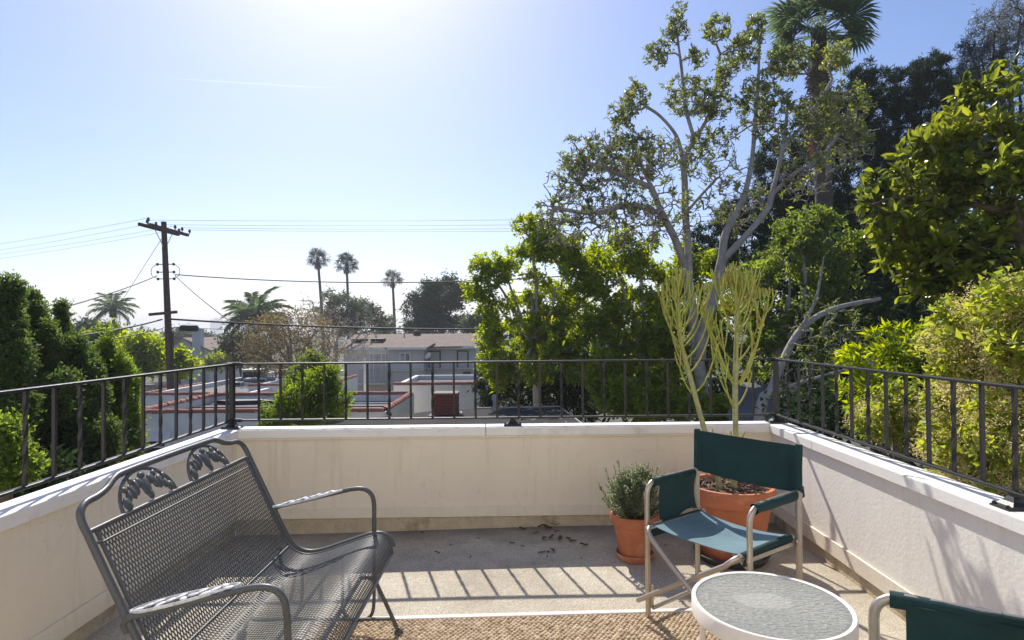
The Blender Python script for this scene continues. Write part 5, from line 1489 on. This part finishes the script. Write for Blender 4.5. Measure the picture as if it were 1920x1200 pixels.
o = crown_obj(None, [leaf_geo(T, rng.normal(0, 1, T.shape), rng.uniform(.07, .13, len(T)), rng.uniform(.04, .06, len(T)), rng)], M['lf_dark'], 'undergrowth', world=False)
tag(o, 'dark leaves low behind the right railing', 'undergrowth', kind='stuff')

# ---- junipers on the left
def juniper(label, bx, Y, E, ntips, seed, m='lf_juniper', k=56, L=.055, jit=.034):
    b = base_of(bx, Y); c = np.mean([e[0] for e in E], 0)
    rj = np.random.default_rng(seed + 500); sub = []
    for ec, er in E:                                                     # upright pointed sprays standing out of each mass
        for _q in range(4):
            d_ = rj.uniform(-1, 1, 2); rr_ = er * rj.uniform(.20, .34) * np.array([1, 1, 2.0])
            sub.append((ec + np.array([d_[0] * er[0] * .8, d_[1] * er[1] * .8, er[2] * rj.uniform(.3, .95)]), rr_))
    E = [(ec, er * np.array([.86, .86, .92])) for ec, er in E]
    limbs = [([b, (b[0], b[1], (b[2] + c[2]) / 2), tuple(c)], .12, .05)]
    for e in E[:8]: limbs.append(([tuple(c * .7 + np.array(b) * .3), tuple((c + e[0]) / 2), tuple(e[0])], .04, .012))
    return leafy_tree('juniper', label, 'tree', b, limbs, E + sub, int(ntips * 1.6), k, L, .021, M[m], M['bark_brown'], seed, group='junipers behind the left railing', spread=.75, back=.10, jit=jit, r_tip=.003, shell=.82, up=.5, curl=-.1, fold=.1, lag=.6)
juniper('tallest twisted juniper at the left edge', -10, 6.6, [ell(15, 560, 6.6, 18, 32, .15), ell(5, 610, 6.6, 36, 40, .25), ell(15, 670, 6.6, 44, 46, .3), ell(-20, 730, 6.6, 60, 60, .35), ell(-5, 800, 6.4, 60, 56, .35), ell(-60, 640, 6.6, 60, 80, .35)], 720, 101)
juniper('juniper with a hooked tip, second from the left edge', 60, 7.4, [ell(60, 568, 7.4, 12, 24, .1), ell(70, 610, 7.4, 25, 32, .2), ell(85, 655, 7.4, 34, 36, .25), ell(60, 705, 7.4, 46, 44, .3), ell(95, 755, 7.2, 46, 44, .3), ell(50, 800, 7.2, 50, 50, .3)], 620, 102)
juniper('juniper with a narrow spire, third from the left edge', 120, 7.9, [ell(116, 590, 7.9, 10, 24, .1), ell(114, 628, 7.9, 20, 28, .18), ell(136, 665, 7.9, 30, 30, .22), ell(125, 715, 7.9, 40, 40, .3), ell(165, 700, 7.9, 24, 34, .2), ell(140, 780, 7.6, 54, 54, .3), ell(185, 850, 7.4, 46, 50, .3)], 620, 103)
juniper('bright green upright juniper nearest the white building', 225, 8.6, [ell(196, 668, 8.6, 12, 38, .12), ell(190, 700, 8.6, 26, 30, .2), ell(228, 690, 8.6, 10, 30, .12), ell(232, 740, 8.6, 28, 44, .25), ell(212, 790, 8.5, 46, 50, .3), ell(245, 800, 8.5, 26, 48, .25), ell(220, 850, 8.4, 44, 46, .3)], 620, 104, 'lf_juniper2')
juniper('low bright juniper at the lower left edge of the picture', 5, 4.6, [ell(10, 820, 4.6, 26, 26, .15), ell(-10, 860, 4.6, 44, 40, .2), ell(25, 880, 4.6, 24, 26, .15)], 260, 105, 'lf_juniper2', L=.045)
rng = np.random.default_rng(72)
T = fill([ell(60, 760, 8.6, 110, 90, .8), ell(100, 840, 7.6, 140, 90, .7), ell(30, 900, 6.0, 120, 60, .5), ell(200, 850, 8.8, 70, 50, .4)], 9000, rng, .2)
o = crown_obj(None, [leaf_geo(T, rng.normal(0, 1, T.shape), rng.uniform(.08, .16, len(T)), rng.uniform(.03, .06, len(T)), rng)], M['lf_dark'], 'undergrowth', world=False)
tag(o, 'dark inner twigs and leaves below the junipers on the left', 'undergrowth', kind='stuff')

# ---- trees in the middle distance
bushy('lemon_tree', 'small bright lemon-green tree between the garage and the white building', 580, 13.2,
      [ell(600, 715, 13.2, 42, 30, .5), ell(570, 745, 13.2, 56, 34, .55), ell(625, 750, 13.2, 34, 36, .5), ell(535, 770, 13.2, 42, 26, .5), ell(600, 780, 13.2, 56, 26, .5), ell(515, 790, 13.0, 30, 14, .4), ell(615, 700, 13.2, 20, 16, .3)], 760, 13, 111, m='lf_lemon', L=.10, W=.042, r0=.06, bark='bark_brown')
bushy('dark_green_shrub', 'dark green round shrub behind the lemon-green tree', 580, 20.6,
      [ell(585, 680, 20.6, 24, 22, .5), ell(570, 705, 20.6, 36, 26, .6), ell(600, 700, 20.6, 26, 26, .5), ell(555, 725, 20.6, 30, 20, .5)], 420, 12, 112, m='lf_mid', L=.13, W=.06, r0=.05, bark='bark_brown')
for k, (lb, bx, Y, E, n) in enumerate((
        ('bright leafy tree left of the utility pole', 260, 30, [ell(265, 650, 30, 36, 26, 1.2), ell(230, 665, 30, 30, 26, 1), ell(285, 672, 30, 26, 22, .9), ell(245, 690, 30, 46, 22, 1.2)], 560),
        ('leafy tree peeping out right of the utility pole', 335, 32, [ell(333, 668, 32, 14, 14, .6), ell(345, 682, 32, 22, 14, .7), ell(328, 690, 32, 22, 16, .7)], 240),
        ('mid-green tree behind the junipers', 190, 32, [ell(205, 628, 32, 20, 20, .9), ell(185, 655, 32, 34, 26, 1.2), ell(160, 640, 32, 24, 18, .9)], 420),
        ('small yellow-green tree right of the far chimney', 410, 55, [ell(408, 677, 55, 20, 13, 1), ell(395, 684, 55, 14, 8, .8)], 220))):
    bushy('leafy_tree', lb, bx, Y, E, n, 13, 120 + k, m=('lf_bush', 'lf_bush', 'lf_mid', 'lf_yellow')[k], L=.24, W=.12, r0=.09, bark='bark_brown', jit=.16)
bushy('thin_leaved_tree', 'brown-gold thin-leaved tree left of the grey house', 560, 31,
      [ell(500, 620, 31, 40, 30, 1.2), ell(540, 610, 31, 42, 34, 1.2), ell(590, 625, 31, 40, 40, 1.2), ell(480, 655, 31, 36, 34, 1.1), ell(545, 660, 31, 50, 34, 1.2), ell(505, 690, 31, 36, 26, 1), ell(610, 665, 31, 36, 26, 1)], 1000, 8, 131, m='lf_brown', L=.14, W=.055, r0=.14, bark='bark_grey', r_tip=.012, jit=.2, up=.6, bare=.1)
bushy('bare_tree', 'nearly bare twiggy tree in front of the two left palms', 620, 34,
      [ell(585, 580, 34, 36, 30, 1), ell(620, 600, 34, 40, 36, 1.2), ell(680, 620, 34, 36, 36, 1.2), ell(650, 640, 34, 46, 40, 1.2)], 380, 3, 132, m='lf_brown', L=.12, W=.05, r0=.13, bark='bark_grey', r_tip=.014, jit=.2, up=.7, bare=.5)
def layered(label, bx, Y, E, n, seed, m='lf_dark', name='cedar_tree', group=None):
    return bushy(name, label, bx, Y, E, n, 16, seed, m=m, L=.45, W=.13, r0=.32, bark='bark_dark', jit=.22, spread=1.2, up=-.1, curl=.25, r_tip=.02, group=group, clump=46, cr=(.7, 1.5))
layered('dark spreading cedar right of the third palm', 830, 72, [ell(850, 525, 72, 18, 8, 1.5), ell(820, 540, 72, 34, 10, 2), ell(862, 545, 72, 26, 12, 2), ell(800, 565, 72, 34, 9, 2), ell(850, 570, 72, 40, 12, 2.4), ell(780, 585, 72, 40, 8, 2.2), ell(840, 595, 72, 50, 14, 2.6), ell(790, 607, 72, 56, 12, 2.6), ell(870, 610, 72, 40, 16, 2.4)], 1000, 141)
layered('brownish spreading tree behind the second palm', 650, 75, [ell(640, 565, 75, 26, 10, 2), ell(665, 575, 75, 34, 10, 2.2), ell(640, 590, 75, 40, 12, 2.4), ell(685, 595, 75, 40, 12, 2.4), ell(650, 608, 75, 52, 12, 2.5), ell(715, 610, 75, 26, 12, 2)], 700, 142, m='lf_far', name='spreading_tree')
# ---- palms
def fan_mesh(lp, lf, nb, seed, m):
    rng = np.random.default_rng(seed); V = []; F = []
    V += [(0, -.025, 0), (0, .025, 0), (lp, .015, 0), (lp, -.015, 0)]; F += [(0, 1, 2), (0, 2, 3)]
    for k in range(nb):
        a = -2.1 + 4.2 * k / (nb - 1); L = lf * (1 - .12 * abs(a) / 2.1) * rng.uniform(.9, 1.05)
        d = np.array([math.cos(a), math.sin(a), 0]); s = np.array([-math.sin(a), math.cos(a), 0]); o = np.array([lp, 0, 0])
        w = lf * .055; z = (.03 if k % 2 else -.02) * lf
        p1 = o + d * L * .6 + np.array([0, 0, z]); tip = o + d * L * .97 + np.array([0, 0, -.26 * L * rng.uniform(.6, 1.4)])
        b = len(V); V += [tuple(o), tuple(p1 + s * w), tuple(p1 - s * w), tuple(tip)]; F += [(b, b + 2, b + 1), (b + 1, b + 2, b + 3)]
    return arr_mesh('frond', np.array(V), np.array(F), m)
def pinnate_mesh(L, nb, seed, m, ll=.5):
    rng = np.random.default_rng(seed); V = []; F = []
    pts = [np.array([L * u * (1 - .18 * u * u), 0, L * (.32 * u - .62 * u * u)]) for u in np.linspace(0, 1, 12)]
    for i in range(11):
        b = len(V); w = .022 * (1 - i / 12)
        V += [tuple(pts[i] + (0, w, 0)), tuple(pts[i] - (0, w, 0)), tuple(pts[i + 1] - (0, w, 0)), tuple(pts[i + 1] + (0, w, 0))]; F += [(b, b + 1, b + 2), (b, b + 2, b + 3)]
    for k in range(nb):
        u = .14 + .86 * k / nb; i = min(10, int(u * 11)); p = pts[i] + (pts[i + 1] - pts[i]) * (u * 11 - i)
        for s in (-1, 1):
            l = ll * (1.1 - .5 * abs(u - .45)) * rng.uniform(.8, 1.1)
            tip = p + np.array([l * .45, s * l * .8, -l * rng.uniform(.25, .8)]); q = p + (tip - p) * .4 + np.array([0, 0, l * .12])
            b = len(V); V += [tuple(p), tuple(q + (.016, 0, 0)), tuple(q - (.016, 0, 0)), tuple(tip)]; F += [(b, b + 1, b + 2), (b + 1, b + 3, b + 2)]
    return arr_mesh('frond', np.array(V), np.array(F), m)
def palm(label, px_b, px_t, py_t, Y, r, nf, seed, kind='fan', trunk=.2, dead=7, group=None, lp=None, name='fan_palm', meshes=None):
    top = at(px_t, py_t, Y); bs_ = at(px_b, 620, Y); base = Vector((bs_.x, Y, GROUND(bs_.x, Y)))
    t = thing(name, label, 'palm tree', base, group=group)
    mid = base * .45 + top * .55 + Vector((.15, 0, 0))
    mb = MB(); pth = smooth_path([base, mid, top], 8); n = len(pth)
    mb.tube(pth, [trunk * (1.35 - .5 * i / (n - 1)) for i in range(n)], 10); mb.build('trunk', M['bark_brown'], t, world=True, smooth=60)
    hb = MB(); hb.tube([top - Vector((0, 0, .4 * r)), top + Vector((0, 0, .05 * r)), top + Vector((0, 0, .22 * r))], [.14 * r, .15 * r, .02 * r], 10); hb.build('crown_heart', M['bark_dark'], t, world=True)
    rr = random.Random(seed)
    for k in range(nf):
        el = math.asin(max(-.75, min(.98, 1.02 - 1.55 * (k + .5) / nf))); az = k * 2.399 + rr.uniform(-.25, .25)
        o = obj('frond', meshes[k % len(meshes)], t, world=True)
        o.location = top + Vector((0, 0, rr.uniform(-.25, .15) * r * .25)); o.rotation_mode = 'XYZ'
        o.rotation_euler = (Matrix.Rotation(az, 3, 'Z') @ Matrix.Rotation(-el, 3, 'Y') @ Matrix.Rotation(rr.uniform(-.5, .5), 3, 'X')).to_euler(); s = r * rr.uniform(.88, 1.08); o.scale = (s, s, s)
    for k in range(dead):
        o = obj('dead_frond', DEADF, t, world=True); az = k * 2.2 + rr.random()
        o.location = top - Vector((0, 0, (.12 + (.045 * k if dead > 30 else 0)) * r)); o.rotation_euler = (Matrix.Rotation(az, 3, 'Z') @ Matrix.Rotation(R(72), 3, 'Y')).to_euler(); s = r * rr.uniform(.7, .9); o.scale = (s, s, s)
    return t
FANS = [fan_mesh(.55, .62, 16, 200 + k, M['lf_palm']) for k in range(3)]
DEADF = fan_mesh(.45, .4, 14, 210, M['lf_palm_dead'])
PINS = [pinnate_mesh(1.0, 44, 220 + k, M['lf_palm2'], .30) for k in range(3)]
palm('slender fan palm, leftmost of the three tall palms', 609, 596, 487, 88, 2.05, 28, 1, meshes=FANS, group='tall fan palms above the grey house')
palm('slender fan palm, middle one of the three tall palms', 653, 650, 496, 90, 2.0, 34, 12, meshes=FANS, group='tall fan palms above the grey house')
palm('slender fan palm, rightmost and lowest of the three tall palms', 740, 736, 524, 92, 1.9, 24, 23, meshes=FANS, group='tall fan palms above the grey house')
palm('big shaggy fan palm towering behind the forked tree', 1535, 1535, 62, 20, 1.7, 32, 4, meshes=[fan_mesh(.66, .56, 26, 230 + k, M['lf_palm2']) for k in range(3)], trunk=.26, dead=46, name='shaggy_palm')
palm('feathery queen palm left of the brown tree', 482, 482, 596, 58, 3.6, 30, 5, meshes=PINS, dead=0, name='queen_palm', trunk=.22)
palm('small feathery palm on the skyline left of the pole', 212, 212, 578, 74, 2.9, 22, 6, meshes=PINS, dead=0, name='queen_palm', trunk=.2)
# ---- far belt of trees
rng = np.random.default_rng(73)
n = 420
E = []
for k in range(n):
    Y = rng.uniform(110, 620); px = rng.uniform(-150, 2000)
    x = at(px, 617, Y).x; h = rng.uniform(6.0, 11.5) * (1 + Y / 2500); r = rng.uniform(2.5, 5.5) * (1 + Y / 900)
    if 320 < px < 460: h *= .75
    E.append((np.array([x, Y, GROUND(x, Y) + h * .5]), np.array([r, r, h * .55])))
T = fill(E, 30000, rng, .75, np.ones(n))
s_ = .5 + T[:, 1] / 420
o = crown_obj(None, [leaf_geo(T, rng.normal(0, 1, T.shape), s_ * rng.uniform(.8, 1.5, len(T)), s_ * rng.uniform(.5, .9, len(T)), rng)], M['lf_far'], 'distant_woods', world=False)
tag(o, 'hazy belt of distant treetops along the horizon', 'woods', kind='stuff')
for k, (lb, px, Y, E) in enumerate((
        ('dusky round tree on the hazy slope left of the queen palm', 400, 120, [ell(395, 640, 120, 26, 14, 2.5), ell(420, 650, 120, 26, 14, 2.5)]),
        ('dusky tree just behind the far grey house', 350, 105, [ell(335, 630, 105, 26, 12, 2.5), ell(365, 634, 105, 24, 12, 2.5)]),
        ('dark scrubby tree below the queen palm', 455, 60, [ell(440, 650, 60, 22, 24, 1.5), ell(465, 660, 60, 22, 24, 1.5), ell(430, 670, 60, 22, 14, 1.5)]),
        ('twiggy dark tree on the skyline above the junipers', 165, 60, [ell(165, 618, 60, 18, 16, 1.2), ell(150, 640, 60, 26, 16, 1.4), ell(185, 645, 60, 26, 16, 1.4)]),
        ('dark tree at the right end of the grey house roof', 905, 60, [ell(900, 610, 60, 30, 16, 1.5), ell(915, 640, 60, 26, 22, 1.4)]))):
    bushy('dusky_tree', lb, px, Y, E, 300, 12, 150 + k, m='lf_far', L=.5, W=.25, r0=.15, bark='bark_dark', jit=.35, r_tip=.02, group='dusky trees in the middle distance')

# ------------------------------------------------------------------ plants in the pots
def pencil_cactus():
    stemm = mat('cactus_stem', (.36, .37, .17), .7, 0, var=.2, scale=20, stain=(.20, .17, .10), stain_scale=22)
    gm = mat('cactus_branch', (.36, .38, .075), .55, 0, var=.25, scale=9, stain=(.36, .26, .09), stain_scale=5)
    tm = mat('cactus_tip', (.32, .36, .06), .55, 0, var=.25, scale=30, stain=(.42, .17, .06), stain_scale=12)
    rg_ = random.Random(12)
    t = thing('pencil_cactus', 'tall yellow-green pencil cactus with two stems in the large terracotta pot', 'cactus', (BP_.x, BP_.y, .4))
    Y = 3.62
    def upcurve(p, d, L, n=5):
        """a branch leaves sideways and turns upward"""
        pts = [Vector(p)]; d = Vector(d).normalized()
        for i in range(n):
            d = (d + Vector((0, 0, .27))).normalized(); pts.append(pts[-1] + d * (L / n))
        return pts, d
    def cluster(p, d, L, r, lvl, mbs):
        pts, dd = upcurve(p, d, L, 5)
        mbs[0 if lvl < 2 else 1].tube(pts, [r * .9, r, r * .97, r * .93, r * .88, r * .7], 6)
        if lvl < 3:
            k = rg_.choice((2, 3, 3, 4)) if lvl < 2 else rg_.choice((2, 3, 3))
            a0 = rg_.uniform(0, 6.28)
            for i in range(k):
                a = a0 + i * 6.28 / k
                side = Vector((math.cos(a), math.sin(a), 0))
                cluster(pts[-1] - dd * .004, dd * .95 + side * (.34 if lvl < 2 else .42), L * rg_.uniform(.45, .70), r * .80, lvl + 1, mbs)
    def stem(pix, r0, r1, whorls):
        pts = smooth_path([at(px, py, Y + dy) for px, py, dy in pix], 6)
        n = len(pts)
        mb = MB(); mb.tube(pts, [r0 + (r1 - r0) * (i / (n - 1)) for i in range(n)], 10)
        st = mb.build('stem', stemm, t, world=True, smooth=60)
        for f, k, L, out, lv in whorls:
            i = min(n - 1, int(f * (n - 1))); p = pts[i]; a0 = rg_.uniform(0, 6.28)
            for j in range(k):
                a = a0 + j * 6.28 / k + rg_.uniform(-.3, .3)
                mbs = (MB(), MB())
                cluster(p + Vector((0, 0, rg_.uniform(-.02, .02))), Vector((math.cos(a) * out, math.sin(a) * out * .8, .35 if f < .9 else .8)), L * rg_.uniform(.75, 1.2), {0: .0055, 1: .0052, 2: .0056, 3: .0054}[lv], lv, mbs)
                o = mbs[0].build('branch', gm, st, smooth=60) if mbs[0].v else None
                if mbs[1].v: mbs[1].build('branch_tips' if o else 'branch', tm, st, smooth=60)
    stem([(1352, 925, 0), (1340, 870, 0), (1322, 810, 0), (1299, 725, 0), (1282, 664, .0), (1274, 622, 0), (1272, 568, 0), (1270, 548, 0)], .019, .010,
         [(.22, 3, .12, .6, 3), (.42, 3, .22, .6, 2), (.48, 3, .30, .5, 2), (.56, 3, .26, .6, 2), (.64, 5, .20, .7, 2), (.72, 5, .19, .7, 2), (.80, 6, .15, .75, 2), (.87, 6, .11, .75, 1), (.94, 6, .075, .7, 1), (1.0, 6, .045, .7, 1)])
    stem([(1376, 925, 0), (1378, 870, 0), (1379, 817, 0), (1379, 710, 0), (1381, 633, 0), (1383, 576, 0), (1386, 552, 0)], .020, .011,
         [(.20, 4, .10, .8, 3), (.24, 3, .13, .8, 3), (.30, 3, .10, .8, 3), (.42, 3, .22, .6, 2), (.48, 4, .30, .45, 2), (.58, 4, .26, .55, 2), (.70, 5, .22, .7, 2), (.78, 6, .19, .75, 2), (.85, 7, .13, .85, 1), (.91, 7, .10, .85, 1), (.96, 7, .07, .85, 1), (1.0, 7, .042, .8, 1)])
    # two long side arms
    for pix in ([(1388, 722, 0), (1405, 690, -.02), (1418, 649, -.03), (1430, 605, -.04), (1436, 588, -.04)], [(1372, 712, 0), (1355, 680, .02), (1341, 640, .03), (1324, 600, .03), (1316, 578, .03)]):
        pts = smooth_path([at(px, py, Y + dy) for px, py, dy in pix], 5)
        mb = MB(); mb.tube(pts, [.0095 - .003 * i / len(pts) for i in range(len(pts))], 8); a_ = mb.build('long_branch', gm, t, world=True, smooth=60)
        mbs = (MB(), MB())
        for f, k, L in ((1.0, 5, .11), (.75, 2, .09), (.5, 2, .10)):
            p = pts[int(f * (len(pts) - 1))]
            for j in range(k):
                a = rg_.uniform(0, 6.28); cluster(p, Vector((math.cos(a) * .6, math.sin(a) * .6, .5)), L, .0062, 2, mbs)
        mbs[1].build('branch_tips', tm, a_, smooth=60)
pencil_cactus()
def herb():
    rng = np.random.default_rng(15)
    t = thing('herb_bush', 'small grey-green herb bush growing in the small terracotta pot', 'plant', tuple(SP + Vector((0, 0, .245))))
    S = np.array(SP) + np.array([0, 0, .245]); mb = MB(); P = []; D = []
    for k in range(150):
        a = rng.uniform(0, 6.28); q = .05 * math.sqrt(rng.random()); b0 = S + np.array([math.cos(a) * q, math.sin(a) * q, 0])
        lean = rng.uniform(.0, .20) ; H = rng.uniform(.10, .29) * (1.18 if math.cos(a - .4) > .6 else 1)
        if k % 13 == 0: H = .37
        a2 = a + rng.normal(0, .5)
        tp = b0 + np.array([math.cos(a2) * lean, math.sin(a2) * lean * .8, H * (1 - lean * 1.6)])
        m_ = (b0 + tp) / 2 + np.array([math.cos(a2), math.sin(a2), 0]) * lean * .25
        pts = [b0 * (1 - u) ** 2 + m_ * 2 * u * (1 - u) + tp * u * u for u in np.linspace(0, 1, 6)]
        mb.tube(pts, .0013, 4)
        for i in range(int(70)):
            u = .12 + .88 * rng.random(); p = b0 * (1 - u) ** 2 + m_ * 2 * u * (1 - u) + tp * u * u
            d = unit((tp - b0)[None])[0] * .6 + rng.normal(0, .6, 3); P.append(p); D.append(d)
    mb.build('stems', M['bark_brown'], t, world=True)
    T = fill([(S + np.array([0, 0, .13]), np.array([.125, .11, .12])), (S + np.array([-.07, 0, .14]), np.array([.08, .08, .09])), (S + np.array([.05, .02, .22]), np.array([.06, .06, .11])), (S + np.array([-.03, .0, .22]), np.array([.05, .05, .08]))], 900, rng, .5)
    T = np.repeat(T, 10, 0) + rng.normal(0, .012, (len(T) * 10, 3))
    P = np.concatenate([np.array(P), T]); D = np.concatenate([np.array(D), unit(T - S) + rng.normal(0, .5, T.shape)])
    crown_obj(t, [leaf_geo(P, D, rng.uniform(.010, .019, len(P)), rng.uniform(.005, .0085, len(P)), rng)], M['lf_herb'], 'crown')
herb()

# ------------------------------------------------------------------ vapour trail, far above the haze
ct = bpy.data.materials.new('vapour'); nt, P = nodes_of(ct)
vt = new(nt, 'ShaderNodeBsdfTranslucent'); vt.inputs['Color'].default_value = (.95, .95, .95, 1)
tr = new(nt, 'ShaderNodeBsdfTransparent'); mx = new(nt, 'ShaderNodeMixShader'); mx.inputs[0].default_value = .05
nt.links.new(tr.outputs[0], mx.inputs[1]); nt.links.new(vt.outputs[0], mx.inputs[2]); nt.links.new(mx.outputs[0], nt.nodes['Material Output'].inputs['Surface'])
mb = MB(); c0, c1 = at(320, 147, 8600), at(626, 166, 9200)
mb.tube([c0 + (c1 - c0) * (i / 10) for i in range(11)], [2 + 9 * math.sin(math.pi * (.08 + .8 * i / 10)) for i in range(11)], 8)
tag(mb.build('vapour_trail', ct, smooth=80), 'faint straight vapour trail high in the pale sky', 'vapour trail', kind='stuff')

# ------------------------------------------------------------------ air
hz = bpy.data.materials.new('haze_air'); hz.use_nodes = True
nt = hz.node_tree; nt.nodes.remove(nt.nodes['Principled BSDF'])
pv = nt.nodes.new('ShaderNodeVolumePrincipled'); pv.inputs['Color'].default_value = (.93, .97, 1, 1); pv.inputs['Density'].default_value = 0.0008; pv.inputs['Anisotropy'].default_value = .25
nt.links.new(pv.outputs[0], nt.nodes['Material Output'].inputs['Volume'])
mb = MB(); mb.bx(-2600, 2600, -2600, 2600, -12, 48)
tag(mb.build('haze', hz), kind='stuff')
